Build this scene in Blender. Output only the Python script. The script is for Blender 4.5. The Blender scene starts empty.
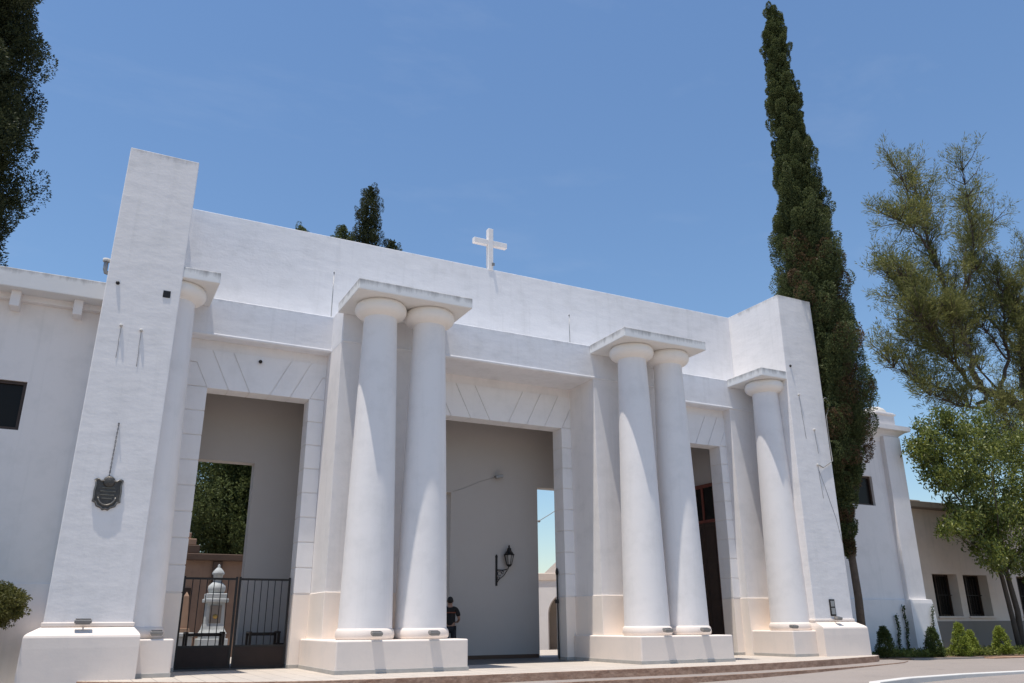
import bpy, bmesh, math, random
import numpy as np
from mathutils import Vector, Matrix

# ---------------------------------------------------------------- camera, sky, sun, exposure
SC = bpy.context.scene
COL = SC.collection
CAMLOC = Vector((0.0, -18.0, 1.0))
F_PX, PITCH, YAW, ROLL = 808.93, math.radians(19.2176), math.radians(27.3341), math.radians(-0.3709)
cam_d = bpy.data.cameras.new('camera'); cam = bpy.data.objects.new('camera', cam_d); COL.objects.link(cam)
cam_d.sensor_width = 36.0; cam_d.lens = F_PX * 36.0 / 1024.0
cam_d.clip_start = 0.1; cam_d.clip_end = 3000.0
fw = Vector((math.sin(YAW) * math.cos(PITCH), math.cos(YAW) * math.cos(PITCH), math.sin(PITCH)))
rt = Vector((math.cos(YAW), -math.sin(YAW), 0)); up = rt.cross(fw)
rt2 = rt * math.cos(ROLL) + up * math.sin(ROLL); up2 = -rt * math.sin(ROLL) + up * math.cos(ROLL)
m3 = Matrix((rt2, up2, -fw)).transposed()
cam.matrix_world = Matrix.Translation(CAMLOC) @ m3.to_4x4()
SC.camera = cam

SUN_DIR = Vector((0.18, 0.075, -1.0)).normalized()          # the way the light travels: nearly overhead, from the left
SUN_STRENGTH, SKY_STRENGTH, EXPOSURE = 4.6, 0.117, 0.20
sd = bpy.data.lights.new('sun', 'SUN'); so = bpy.data.objects.new('sun', sd); COL.objects.link(so)
sd.energy = SUN_STRENGTH; sd.angle = math.radians(0.5); sd.color = (1.0, 0.94, 0.86)
so.rotation_euler = SUN_DIR.to_track_quat('-Z', 'Y').to_euler(); so.location = (0, 0, 60)
w = bpy.data.worlds.new('World'); SC.world = w; w.use_nodes = True
nt = w.node_tree; nt.nodes.clear()
wo = nt.nodes.new('ShaderNodeOutputWorld'); bg = nt.nodes.new('ShaderNodeBackground'); sk = nt.nodes.new('ShaderNodeTexSky')
sk.sky_type = 'NISHITA'; sk.sun_disc = False
sk.sun_elevation = math.asin(-SUN_DIR.z); sk.sun_rotation = math.atan2(-SUN_DIR.x, -SUN_DIR.y)
sk.altitude = 0; sk.air_density = 1.4; sk.dust_density = 0.0; sk.ozone_density = 7.5
bg.inputs['Strength'].default_value = SKY_STRENGTH
tcw = nt.nodes.new('ShaderNodeTexCoord'); mpw = nt.nodes.new('ShaderNodeMapping'); mpw.inputs['Scale'].default_value = (1.6, 5.0, 9.0); mpw.inputs['Rotation'].default_value = (0.0, 0.5, 0.4)
nzw = nt.nodes.new('ShaderNodeTexNoise'); nzw.inputs['Scale'].default_value = 1.7; nzw.inputs['Detail'].default_value = 8; nzw.inputs['Roughness'].default_value = 0.62
rpw = nt.nodes.new('ShaderNodeValToRGB'); rpw.color_ramp.elements[0].position = 0.54; rpw.color_ramp.elements[1].position = 0.95; rpw.color_ramp.elements[1].color = (0.10, 0.10, 0.10, 1)
mxw = nt.nodes.new('ShaderNodeMix'); mxw.data_type = 'RGBA'; mxw.inputs[7].default_value = (6.0, 6.4, 7.0, 1)
nt.links.new(tcw.outputs['Generated'], mpw.inputs[0]); nt.links.new(mpw.outputs[0], nzw.inputs['Vector']); nt.links.new(nzw.outputs['Fac'], rpw.inputs[0])
nt.links.new(rpw.outputs[0], mxw.inputs[0]); nt.links.new(sk.outputs[0], mxw.inputs[6]); nt.links.new(mxw.outputs[2], bg.inputs['Color']); nt.links.new(bg.outputs[0], wo.inputs['Surface'])
SC.view_settings.view_transform = 'Standard'; SC.view_settings.look = 'None'
SC.view_settings.exposure = EXPOSURE; SC.view_settings.gamma = 1.0; SC.view_settings.use_curve_mapping = False
SC.render.engine = 'CYCLES'
SC.cycles.max_bounces = 10; SC.cycles.diffuse_bounces = 6; SC.cycles.transparent_max_bounces = 12
SC.cycles.use_denoising = True

random.seed(7); RNG = np.random.default_rng(11)
R = math.radians

# ---------------------------------------------------------------- materials
def new_mat(name):
    m = bpy.data.materials.new(name); m.use_nodes = True
    n = m.node_tree.nodes; b = n['Principled BSDF']
    return m, n, m.node_tree.links, b

def noise(n, l, coord, scale, detail=4, rough=0.55, stretch=None):
    t = n.new('ShaderNodeTexNoise'); t.inputs['Scale'].default_value = scale
    t.inputs['Detail'].default_value = detail; t.inputs['Roughness'].default_value = rough
    if stretch:
        mp = n.new('ShaderNodeMapping'); mp.inputs['Scale'].default_value = stretch
        l.new(coord, mp.inputs['Vector']); l.new(mp.outputs[0], t.inputs['Vector'])
    else: l.new(coord, t.inputs['Vector'])
    return t.outputs['Fac']

def ramp(n, l, fac, a, b, ca=(0, 0, 0, 1), cb=(1, 1, 1, 1)):
    r = n.new('ShaderNodeValToRGB'); r.color_ramp.elements[0].position = a; r.color_ramp.elements[1].position = b
    r.color_ramp.elements[0].color = ca; r.color_ramp.elements[1].color = cb
    l.new(fac, r.inputs[0]); return r.outputs[0]

def mix(n, l, fac, a, b, mode='MIX'):
    x = n.new('ShaderNodeMix'); x.data_type = 'RGBA'; x.blend_type = mode
    for s, v in ((0, fac), (6, a), (7, b)):
        if hasattr(v, 'is_output'): l.new(v, x.inputs[s])
        elif s == 0: x.inputs[0].default_value = v
        else: x.inputs[s].default_value = (*v, 1) if len(v) == 3 else v
    return x.outputs[2]

def math_n(n, l, op, a, b=None, clamp=False):
    x = n.new('ShaderNodeMath'); x.operation = op; x.use_clamp = clamp
    for i, v in ((0, a), (1, b)):
        if v is None: continue
        if hasattr(v, 'is_output'): l.new(v, x.inputs[i])
        else: x.inputs[i].default_value = v
    return x.outputs[0]

def plaster(name, col, grime=(0.5, 0.49, 0.47), amount=0.35, bump=0.25, band=None, streak=0.25, trowel=1.0):
    """painted render: trowelled undulations, faint grime, rain streaks; band=(z0, z1) grows dark weathering near an upper edge"""
    m, n, l, b = new_mat(name)
    tc = n.new('ShaderNodeTexCoord').outputs['Object']
    big = noise(n, l, tc, 0.45, 3)
    patches = ramp(n, l, noise(n, l, tc, 1.6, 6, 0.65), 0.48, 0.78)
    streaks = ramp(n, l, noise(n, l, tc, 1.0, 5, 0.6, (5.5, 5.5, 0.28)), 0.55, 0.80)
    c = mix(n, l, math_n(n, l, 'MULTIPLY', patches, amount * 0.35), col, grime)
    c = mix(n, l, math_n(n, l, 'MULTIPLY', streaks, streak * 0.4), c, grime)
    c = mix(n, l, math_n(n, l, 'MULTIPLY', big, 0.10), c, tuple(x * 0.82 for x in col))
    if band:
        sx = n.new('ShaderNodeSeparateXYZ'); l.new(tc, sx.inputs[0])
        mr = n.new('ShaderNodeMapRange'); mr.inputs[1].default_value = band[0]; mr.inputs[2].default_value = band[1]
        l.new(sx.outputs[2], mr.inputs[0])
        drip = noise(n, l, tc, 1.0, 6, 0.7, (4.0, 4.0, 0.7))
        f = math_n(n, l, 'ADD', math_n(n, l, 'MULTIPLY', mr.outputs[0], 0.75), math_n(n, l, 'SUBTRACT', drip, 0.62))
        f = ramp(n, l, f, 0.28, 0.62)
        c = mix(n, l, math_n(n, l, 'MULTIPLY', f, band[2]), c, (0.30, 0.29, 0.28))
    l.new(c, b.inputs['Base Color']); b.inputs['Roughness'].default_value = 0.78
    b.inputs['Specular IOR Level'].default_value = 0.25
    h1 = noise(n, l, tc, 2.2, 3, 0.5, (0.7, 0.7, 1.7)); h2 = noise(n, l, tc, 14, 5, 0.65)
    h = math_n(n, l, 'ADD', math_n(n, l, 'MULTIPLY', h1, 0.36 * trowel), math_n(n, l, 'MULTIPLY', h2, 0.16))
    bp = n.new('ShaderNodeBump'); bp.inputs['Strength'].default_value = bump; bp.inputs['Distance'].default_value = 0.05
    l.new(h, bp.inputs['Height']); l.new(bp.outputs[0], b.inputs['Normal'])
    return m

def simple(name, col, rough=0.6, metal=0.0, var=0.25, scale=6.0, bump=0.1, spec=0.4):
    m, n, l, b = new_mat(name)
    tc = n.new('ShaderNodeTexCoord').outputs['Object']
    f = noise(n, l, tc, scale, 5, 0.6)
    c = mix(n, l, f, tuple(x * (1 - var) for x in col), tuple(min(1, x * (1 + var)) for x in col))
    l.new(c, b.inputs['Base Color']); b.inputs['Roughness'].default_value = rough; b.inputs['Metallic'].default_value = metal
    b.inputs['Specular IOR Level'].default_value = spec
    if bump:
        bp = n.new('ShaderNodeBump'); bp.inputs['Strength'].default_value = bump; bp.inputs['Distance'].default_value = 0.03
        l.new(noise(n, l, tc, scale * 4, 4), bp.inputs['Height']); l.new(bp.outputs[0], b.inputs['Normal'])
    return m

def leaf_mat(name, dark, mid, light, rough=0.55, trans=0.25, spec=0.3):
    m, n, l, b = new_mat(name)
    g = n.new('ShaderNodeNewGeometry')
    r = n.new('ShaderNodeValToRGB'); e = r.color_ramp.elements
    e[0].position = 0.0; e[0].color = (*dark, 1); e[1].position = 1.0; e[1].color = (*light, 1)
    x = e.new(0.55); x.color = (*mid, 1)
    tc = n.new('ShaderNodeTexCoord').outputs['Object']
    f = math_n(n, l, 'ADD', math_n(n, l, 'MULTIPLY', g.outputs['Random Per Island'], 0.6),
               math_n(n, l, 'MULTIPLY', noise(n, l, tc, 1.3, 3), 0.45), True)
    l.new(f, r.inputs[0]); l.new(r.outputs[0], b.inputs['Base Color'])
    b.inputs['Roughness'].default_value = rough; b.inputs['Specular IOR Level'].default_value = spec
    t = n.new('ShaderNodeBsdfTranslucent'); l.new(r.outputs[0], t.inputs[0])
    mx = n.new('ShaderNodeMixShader'); mx.inputs[0].default_value = trans
    l.new(b.outputs[0], mx.inputs[1]); l.new(t.outputs[0], mx.inputs[2])
    l.new(mx.outputs[0], n['Material Output'].inputs['Surface'])
    return m

def glass_mat(name):
    m, n, l, b = new_mat(name)
    b.inputs['Base Color'].default_value = (0.012, 0.010, 0.009, 1); b.inputs['Roughness'].default_value = 0.25; b.inputs['Specular IOR Level'].default_value = 0.15
    return m

WHITE = (0.82, 0.785, 0.765)
M = {}
M['white'] = plaster('white_plaster', WHITE, amount=0.9, streak=0.55)
M['smooth'] = plaster('white_column_plaster', WHITE, bump=0.20, trowel=1.3, amount=0.8, streak=0.5)
M['pylon'] = plaster('white_pylon_plaster', WHITE, bump=0.30, trowel=1.45, amount=0.9, streak=0.6, band=(11.55, 11.98, 0.6))
M['parapet'] = plaster('white_parapet_plaster', (0.82, 0.80, 0.80), bump=0.30, trowel=1.6, amount=0.9, streak=0.6, band=(11.70, 12.02, 0.45))
M['ent'] = plaster('white_entablature_plaster', (0.79, 0.78, 0.79), bump=0.26, trowel=1.4, amount=1.1, streak=0.7, band=(8.75, 9.20, 0.40))
M['slab'] = plaster('weathered_slab_plaster', (0.78, 0.77, 0.75), bump=0.2, band=(8.72, 9.10, 0.85))
M['stone'] = plaster('white_rustication', (0.82, 0.80, 0.795), bump=0.12, amount=0.8, streak=0.4)
M['cream'] = plaster('cream_dado_paint', (0.88, 0.785, 0.70), bump=0.14, amount=0.5)
M['plinth'] = plaster('cream_white_plinth', (0.78, 0.69, 0.62), bump=0.16, amount=0.7, streak=0.4)
M['skirt'] = simple('grey_skirting', (0.42, 0.40, 0.37), 0.8, var=0.2)
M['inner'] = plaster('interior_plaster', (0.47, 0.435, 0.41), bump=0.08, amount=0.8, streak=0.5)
M['wing'] = plaster('wing_plaster', (0.78, 0.74, 0.72), bump=0.16, amount=0.9, streak=0.7)
M['wingcap'] = plaster('weathered_wing_cornice', (0.70, 0.69, 0.68), bump=0.18, band=(8.55, 8.90, 0.85))
M['beige'] = plaster('beige_plaster', (0.74, 0.63, 0.545), (0.44, 0.38, 0.33), bump=0.15, amount=0.9, streak=0.8)
M['greyplaster'] = plaster('grey_plaster', (0.25, 0.215, 0.185), (0.15, 0.13, 0.115), bump=0.15, amount=0.9)
M['iron'] = simple('black_iron', (0.022, 0.020, 0.020), 0.5, 0.4, var=0.4, scale=9)
M['rustiron'] = simple('dark_maroon_sheet_iron', (0.024, 0.014, 0.012), 0.6, 0.2, var=0.5, scale=4)
M['wood'] = simple('dark_wood', (0.045, 0.026, 0.018), 0.5, var=0.4, scale=5)
M['redwood'] = simple('red_brown_wood', (0.16, 0.045, 0.03), 0.5, var=0.3, scale=5)
M['bronze'] = simple('aged_bronze', (0.085, 0.078, 0.07), 0.45, 0.6, var=0.5, scale=14, bump=0.4)
M['bronzelight'] = simple('worn_bronze_rim', (0.20, 0.185, 0.165), 0.4, 0.6, var=0.4, scale=20)
M['lamp'] = simple('grey_floodlight_metal', (0.25, 0.24, 0.23), 0.5, 0.3, var=0.2)
M['zinc'] = simple('grey_zinc', (0.33, 0.33, 0.33), 0.5, 0.4)
M['glass'] = glass_mat('dark_glass')
M['trunk'] = simple('bark', (0.10, 0.075, 0.055), 0.9, var=0.45, scale=7, bump=0.7)
M['pinebark'] = simple('dark_pine_bark', (0.075, 0.058, 0.045), 0.9, var=0.4, scale=5, bump=0.7)
M['cyp'] = leaf_mat('cypress_foliage', (0.035, 0.050, 0.020), (0.085, 0.108, 0.042), (0.18, 0.19, 0.078), spec=0.15)
M['cypdark'] = leaf_mat('dark_cypress_foliage', (0.026, 0.034, 0.016), (0.048, 0.058, 0.025), (0.085, 0.09, 0.038), spec=0.15)
M['cypbrown'] = leaf_mat('dead_cypress_foliage', (0.06, 0.038, 0.02), (0.11, 0.07, 0.036), (0.20, 0.12, 0.06))
M['cyplight'] = leaf_mat('sunlit_cypress_foliage', (0.042, 0.058, 0.020), (0.095, 0.12, 0.042), (0.19, 0.21, 0.075), spec=0.15, trans=0.3)  # strong sun put into the leaf colour of the courtyard cypress
M['pine'] = leaf_mat('olive_needles', (0.070, 0.082, 0.026), (0.160, 0.168, 0.055), (0.33, 0.31, 0.115), trans=0.4, spec=0.1)
M['broad'] = leaf_mat('glossy_leaves', (0.05, 0.068, 0.016), (0.125, 0.155, 0.030), (0.33, 0.33, 0.08), 0.42, 0.32, 0.32)
M['shrub'] = leaf_mat('bright_shrub', (0.12, 0.155, 0.025), (0.24, 0.29, 0.05), (0.38, 0.40, 0.10), spec=0.15, trans=0.35)
M['shrubdark'] = leaf_mat('dark_shrub', (0.03, 0.05, 0.016), (0.06, 0.085, 0.026), (0.10, 0.125, 0.04), spec=0.15)
M['bush'] = leaf_mat('olive_bush', (0.045, 0.048, 0.012), (0.10, 0.10, 0.024), (0.20, 0.18, 0.045))
M['ground_cover'] = leaf_mat('ground_cover', (0.07, 0.095, 0.02), (0.14, 0.165, 0.04), (0.26, 0.26, 0.08), spec=0.15, trans=0.35)
M['marble'] = plaster('grey_white_marble', (0.47, 0.49, 0.49), (0.13, 0.14, 0.145), bump=0.2, amount=1.8, streak=1.8)
M['terracotta'] = plaster('brown_terracotta', (0.33, 0.215, 0.15), (0.13, 0.085, 0.06), bump=0.2, amount=1.2, streak=0.8)
M['darkstone'] = plaster('dark_brown_stone', (0.115, 0.075, 0.055), (0.05, 0.035, 0.03), bump=0.2, amount=1.0)
M['skin'] = simple('skin', (0.36, 0.20, 0.14), 0.55, var=0.08, bump=0)
M['hair'] = simple('black_hair', (0.012, 0.010, 0.009), 0.6, var=0.2)
M['shirt'] = simple('black_shirt_cloth', (0.018, 0.016, 0.017), 0.85, var=0.3)
M['stripe'] = simple('red_brown_stripe', (0.22, 0.07, 0.04), 0.85, var=0.2)
M['trousers'] = simple('dark_trousers_cloth', (0.025, 0.026, 0.032), 0.85, var=0.3)
M['rubber'] = simple('black_rubber', (0.02, 0.02, 0.02), 0.7)
M['soil'] = simple('dry_soil', (0.16, 0.11, 0.075), 0.95, var=0.4, scale=3, bump=0.6)
M['cable'] = simple('grey_cable', (0.26, 0.255, 0.25), 0.6, var=0.1, bump=0)
M['whitepaint'] = plaster('white_kerb_paint', (0.58, 0.56, 0.53), bump=0.3, amount=1.8)

def pave_mat():
    m, n, l, b = new_mat('grey_concrete_paving')
    tc = n.new('ShaderNodeTexCoord').outputs['Object']
    c = mix(n, l, noise(n, l, tc, 0.35, 5), (0.238, 0.202, 0.178), (0.335, 0.285, 0.252))
    c = mix(n, l, ramp(n, l, noise(n, l, tc, 60, 3, 0.7), 0.45, 0.7), c, (0.19, 0.17, 0.16))
    st = ramp(n, l, noise(n, l, tc, 1.1, 6, 0.7), 0.56, 0.70)
    c = mix(n, l, math_n(n, l, 'MULTIPLY', st, 0.35), c, (0.12, 0.11, 0.105))
    l.new(c, b.inputs['Base Color']); b.inputs['Roughness'].default_value = 0.9
    bp = n.new('ShaderNodeBump'); bp.inputs['Strength'].default_value = 0.35; bp.inputs['Distance'].default_value = 0.02
    l.new(noise(n, l, tc, 40, 4), bp.inputs['Height']); l.new(bp.outputs[0], b.inputs['Normal'])
    return m
M['pave'] = pave_mat()

def tile_mat(name, ca, cb, grout, size):
    m, n, l, b = new_mat(name)
    tc = n.new('ShaderNodeTexCoord').outputs['Object']
    t = n.new('ShaderNodeTexBrick'); t.inputs['Scale'].default_value = 1.0
    t.offset = 0.0
    t.inputs['Brick Width'].default_value = size; t.inputs['Row Height'].default_value = size
    t.inputs['Mortar Size'].default_value = 0.012; t.inputs['Color1'].default_value = (*ca, 1)
    t.inputs['Color2'].default_value = (*cb, 1); t.inputs['Mortar'].default_value = (*grout, 1)
    l.new(tc, t.inputs['Vector'])
    c = mix(n, l, math_n(n, l, 'MULTIPLY', ramp(n, l, noise(n, l, tc, 0.9, 6, 0.7), 0.45, 0.75), 0.4), t.outputs[0], tuple(x * 0.6 for x in ca))
    l.new(c, b.inputs['Base Color']); b.inputs['Roughness'].default_value = 0.65
    return m
M['floor'] = tile_mat('beige_floor_tiles', (0.53, 0.465, 0.40), (0.48, 0.425, 0.37), (0.33, 0.29, 0.25), 0.40)

def riser_mat():
    m, n, l, b = new_mat('brown_stone_step')
    tc = n.new('ShaderNodeTexCoord').outputs['Object']
    c = mix(n, l, ramp(n, l, noise(n, l, tc, 3.0, 6, 0.7, (1, 1, 2.5)), 0.35, 0.7), (0.30, 0.165, 0.105), (0.56, 0.37, 0.26))
    c = mix(n, l, math_n(n, l, 'MULTIPLY', ramp(n, l, noise(n, l, tc, 9, 5, 0.7), 0.5, 0.7), 0.5), c, (0.17, 0.10, 0.07))
    l.new(c, b.inputs['Base Color']); b.inputs['Roughness'].default_value = 0.8
    bp = n.new('ShaderNodeBump'); bp.inputs['Strength'].default_value = 0.5; bp.inputs['Distance'].default_value = 0.03
    l.new(noise(n, l, tc, 16, 4), bp.inputs['Height']); l.new(bp.outputs[0], b.inputs['Normal'])
    return m
M['riser'] = riser_mat()
M['passfloor'] = tile_mat('dark_floor_tiles_and_shade', (0.12, 0.115, 0.11), (0.10, 0.096, 0.092), (0.06, 0.058, 0.055), 0.30)  # passage tiles; the same dark colour serves as painted shade at the threshold

# ---------------------------------------------------------------- mesh helpers
class MB:
    def __init__(s): s.b = bmesh.new()
    def box(s, x0, x1, y0, y1, z0, z1, bevel=0.0, seg=2):
        vs = [s.b.verts.new((x, y, z)) for x in (x0, x1) for y in (y0, y1) for z in (z0, z1)]
        fs = [s.b.faces.new([vs[i] for i in f]) for f in ((0, 1, 3, 2), (4, 6, 7, 5), (0, 4, 5, 1), (2, 3, 7, 6), (0, 2, 6, 4), (1, 5, 7, 3))]
        if bevel:
            es = list({e for f in fs for e in f.edges})
            bmesh.ops.bevel(s.b, geom=es, offset=bevel, segments=seg, profile=0.5, affect='EDGES')
        return s
    def prism(s, poly, axis, a0, a1, bevel=0.0):
        """poly = 2-D outline; axis 'y' takes (x, z), axis 'z' takes (x, y), axis 'x' takes (y, z)"""
        mk = {'y': lambda p, a: (p[0], a, p[1]), 'z': lambda p, a: (p[0], p[1], a), 'x': lambda p, a: (a, p[0], p[1])}[axis]
        A = [s.b.verts.new(mk(p, a0)) for p in poly]; B = [s.b.verts.new(mk(p, a1)) for p in poly]
        n = len(poly); fs = [s.b.faces.new(A), s.b.faces.new(B[::-1])]
        for i in range(n): fs.append(s.b.faces.new((A[i], B[i], B[(i + 1) % n], A[(i + 1) % n])))
        bmesh.ops.recalc_face_normals(s.b, faces=fs)
        if bevel:
            es = list({e for f in fs for e in f.edges}); bmesh.ops.bevel(s.b, geom=es, offset=bevel, segments=2, profile=0.5, affect='EDGES')
        return s
    def lathe(s, prof, cx, cy, n=48, a0=0.0, a1=2 * math.pi):
        rings = []
        for r, z in prof:
            rings.append([s.b.verts.new((cx + r * math.cos(a0 + (a1 - a0) * i / n), cy + r * math.sin(a0 + (a1 - a0) * i / n), z)) for i in range(n)])
        for j in range(len(rings) - 1):
            for i in range(n):
                f = s.b.faces.new((rings[j][i], rings[j][(i + 1) % n], rings[j + 1][(i + 1) % n], rings[j + 1][i])); f.smooth = True
        for rg in (rings[0][::-1], rings[-1]): s.b.faces.new([s.b.verts.new(v.co) for v in rg])    # own vertices keep the rim crisp
        return s
    def tube(s, pts, radii, n=8):
        pts = [Vector(p) for p in pts]
        if not hasattr(radii, '__len__'): radii = [radii] * len(pts)
        rings = []
        for i, p in enumerate(pts):
            d = (pts[min(i + 1, len(pts) - 1)] - pts[max(i - 1, 0)]).normalized()
            a = d.orthogonal().normalized() if i == 0 else (rings_a - d * rings_a.dot(d)).normalized()
            rings_a = a; c = d.cross(a)
            rings.append([s.b.verts.new(p + (a * math.cos(2 * math.pi * k / n) + c * math.sin(2 * math.pi * k / n)) * radii[i]) for k in range(n)])
        for j in range(len(rings) - 1):
            for k in range(n):
                f = s.b.faces.new((rings[j][k], rings[j][(k + 1) % n], rings[j + 1][(k + 1) % n], rings[j + 1][k])); f.smooth = True
        s.b.faces.new(rings[0][::-1]); s.b.faces.new(rings[-1])
        return s
    def build(s, name, mat, parent=None):
        me = bpy.data.meshes.new(name); s.b.normal_update(); s.b.to_mesh(me); s.b.free()
        o = bpy.data.objects.new(name, me); COL.objects.link(o); me.materials.append(mat)
        if parent is not None: attach(o, parent)
        return o

def world_loc(p):
    v = Vector(p.location)
    while p.parent: p = p.parent; v += Vector(p.location)
    return v
def attach(o, parent):
    """meshes are modelled in world coordinates: hang one under its thing without moving it"""
    o.parent = parent; o.location = -world_loc(parent)
def thing(name, loc, label, cat, group=None):
    o = bpy.data.objects.new(name, None); COL.objects.link(o); o.location = loc; o.empty_display_size = 0.3
    o['label'] = label; o['category'] = cat
    if group: o['group'] = group
    return o
def tag(o, label=None, cat=None, group=None, kind=None):
    for k, v in (('label', label), ('category', cat), ('group', group), ('kind', kind)):
        if v: o[k] = v
    return o
def mesh_np(name, verts, faces, mat, parent=None, smooth=False):
    me = bpy.data.meshes.new(name)
    me.vertices.add(len(verts)); me.vertices.foreach_set('co', np.asarray(verts, np.float32).ravel())
    k = faces.shape[1]; nf = len(faces)
    me.loops.add(nf * k); me.loops.foreach_set('vertex_index', faces.astype(np.int32).ravel())
    me.polygons.add(nf); me.polygons.foreach_set('loop_start', np.arange(0, nf * k, k, dtype=np.int32))
    me.polygons.foreach_set('loop_total', np.full(nf, k, np.int32))
    me.update(calc_edges=True); me.validate()
    me.materials.append(mat); o = bpy.data.objects.new(name, me); COL.objects.link(o)
    if parent is not None: attach(o, parent)
    return o

# ---------------------------------------------------------------- the setting: ground, platform
ZG = -0.34
def ground_z(x):                                                    # the forecourt rises a little towards the right wing
    t = min(1.0, max(0.0, (x - 9.0) / 14.0)); return ZG + 0.14 * t * t * (3 - 2 * t)
b = bmesh.new(); gx = [-900, -60, -20, 0, 6, 9, 10.5, 12, 13.5, 15, 16.5, 18, 19.5, 21, 23, 30, 60, 900]; gy = [-900, -40, 0, 40, 900]
gv = [[b.verts.new((x, y, ground_z(x))) for y in gy] for x in gx]
for i in range(len(gx) - 1):
    for j in range(len(gy) - 1): b.faces.new((gv[i][j], gv[i + 1][j], gv[i + 1][j + 1], gv[i][j + 1])).smooth = True
me = bpy.data.meshes.new('ground'); b.to_mesh(me); b.free(); me.materials.append(M['pave'])
o = bpy.data.objects.new('ground', me); COL.objects.link(o); o['kind'] = 'structure'

EDGE = [(-0.30, 1.3), (0.55, 0.62), (1.6, -0.25), (2.9, -1.05), (4.3, -1.55), (5.6, -1.66), (8, -1.55), (10.3, -1.44), (13.0, -1.43), (15.0, -1.25), (17.2, -0.88), (19.2, -0.40), (20.9, 0.08), (21.9, 0.40), (22.45, 0.75), (22.55, 1.3)]
def offset_edge(pts, d):
    out = []
    for i, p in enumerate(pts):
        a = Vector(pts[max(i - 1, 0)]); c = Vector(pts[min(i + 1, len(pts) - 1)]); t = (c - a).normalized(); nrm = Vector((t.y, -t.x))
        out.append((p[0] + nrm.x * d, p[1] + nrm.y * d))
    return out
def platform(name, edge, z0, z1, back, mtop):
    top = MB(); poly = edge + [(edge[-1][0], back), (edge[0][0], back)]
    top.prism(poly, 'z', z0, z1, 0.012)
    o = top.build(name, M['riser']); o['kind'] = 'structure'
    o.data.materials.append(mtop)
    for f in o.data.polygons:
        if f.normal.z > 0.7: f.material_index = 1
    return o
platform('entrance_platform', EDGE, ZG - 0.1, 0.0, 12.0, M['floor'])
lower = offset_edge(EDGE, 0.62); lower[0] = (-0.3, 0.75); lower[1] = (-0.05, 0.2)
lower[-3:] = [(22.55, -0.05), (23.5, 0.55), (23.75, 1.5)]
o = platform('lower_step', lower, ZG - 0.1, -0.172, 2.6, M['pave'])

# ---------------------------------------------------------------- the gateway building
G = thing('cemetery_gateway', (10.5, 3.3, 0), 'large white plastered entrance building with two end pylons, coupled round columns and three tall openings', 'gateway')
ZL, ZE0, ZE1 = 6.76, 8.02, 9.08
YW0, YW1 = 3.30, 3.85
DOORS = [(2.20, 4.84), (8.35, 12.73), (16.40, 19.08)]

# front wall with its three openings
b = MB(); xs = [1.0] + [x for d in DOORS for x in d] + [20.6]
for i in range(0, len(xs), 2): b.box(xs[i], xs[i + 1], YW0, YW1, 0, ZE0 + 0.4)
for d in DOORS: b.box(d[0], d[1], YW0, YW1, ZL, ZE0 + 0.4)
b.build('front_wall', M['white'], G)

# rusticated surrounds: jamb blocks and fanned lintel stones with open joints
JOUT = [(1.05, 5.236), (7.97, 13.052), (15.815, 19.62)]
GAP = 0.015
def surround(d, out, nv):
    b = MB(); x0, x1 = d; y0, y1 = YW0 - 0.026, YW1 - 0.02
    zs = 1.735; nb = 8; h = (ZL + 0.0 - zs) / nb
    for k in range(nb):
        za, zb = zs + k * h + GAP, zs + (k + 1) * h - GAP
        b.box(out[0], x0 + 0.014, y0, y1, za, zb, 0.006, 1)
        b.box(x1 - 0.014, out[1], y0, y1, za, zb, 0.006, 1)
    zt, ztop = ZL + 0.63, 7.76; zb = ZL - 0.014; off = 0.50; sk = off * 0.63 / (ztop - ZL)
    w = (x1 - x0) / nv; js = [x0 + w * i for i in range(nv + 1)]
    for sgn, xc, xo in ((-1, x0, out[0]), (1, x1, out[1])):       # springer block with a sloping face
        p = [(xo, ZL + GAP), (xc + sgn * 0.012, ZL + GAP), (xc + sgn * (sk + 0.004), zt - GAP), (xo, zt - GAP)]
        b.prism(p, 'y', y0, y1, 0.005)
    def toff(i):
        c = i - nv / 2; return 0 if c == 0 else math.copysign(off, c)
    for i in range(nv):
        l0, l1 = js[i] + GAP, js[i + 1] - GAP
        t0, t1 = js[i] + toff(i) + GAP, js[i + 1] + toff(i + 1) - GAP
        if i == 0:
            p = [(x0 + 0.012, zb), (l1, zb), (t1, ztop), (out[0], ztop), (out[0], zt + GAP), (x0 - sk + 0.006, zt + GAP)]
        elif i == nv - 1:
            p = [(l0, zb), (x1 - 0.012, zb), (x1 + sk - 0.006, zt + GAP), (out[1], zt + GAP), (out[1], ztop), (t0, ztop)]
        else: p = [(l0, zb), (l1, zb), (t1, ztop), (t0, ztop)]
        b.prism(p, 'y', y0, y1)
    return b.build('door_surround', M['stone'], G)
for d, o_, nv in zip(DOORS, JOUT, (5, 7, 5)): surround(d, o_, nv)

# cream dado on the wall pieces between the openings, with a grey skirting line at the floor
for a, c in ((1.05, 2.2), (4.84, 8.35), (12.73, 16.40), (19.08, 20.45)):
    dd = MB().box(a - 0.016, c + 0.016, YW0 - 0.022, YW1 - 0.01, 0.0, 1.72, 0.006).build('dado', M['cream'], G)
    MB().box(a - 0.024, c + 0.024, YW0 - 0.030, YW1 - 0.03, 0.0, 0.085, 0.004).build('skirting', M['skirt'], dd)

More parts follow.
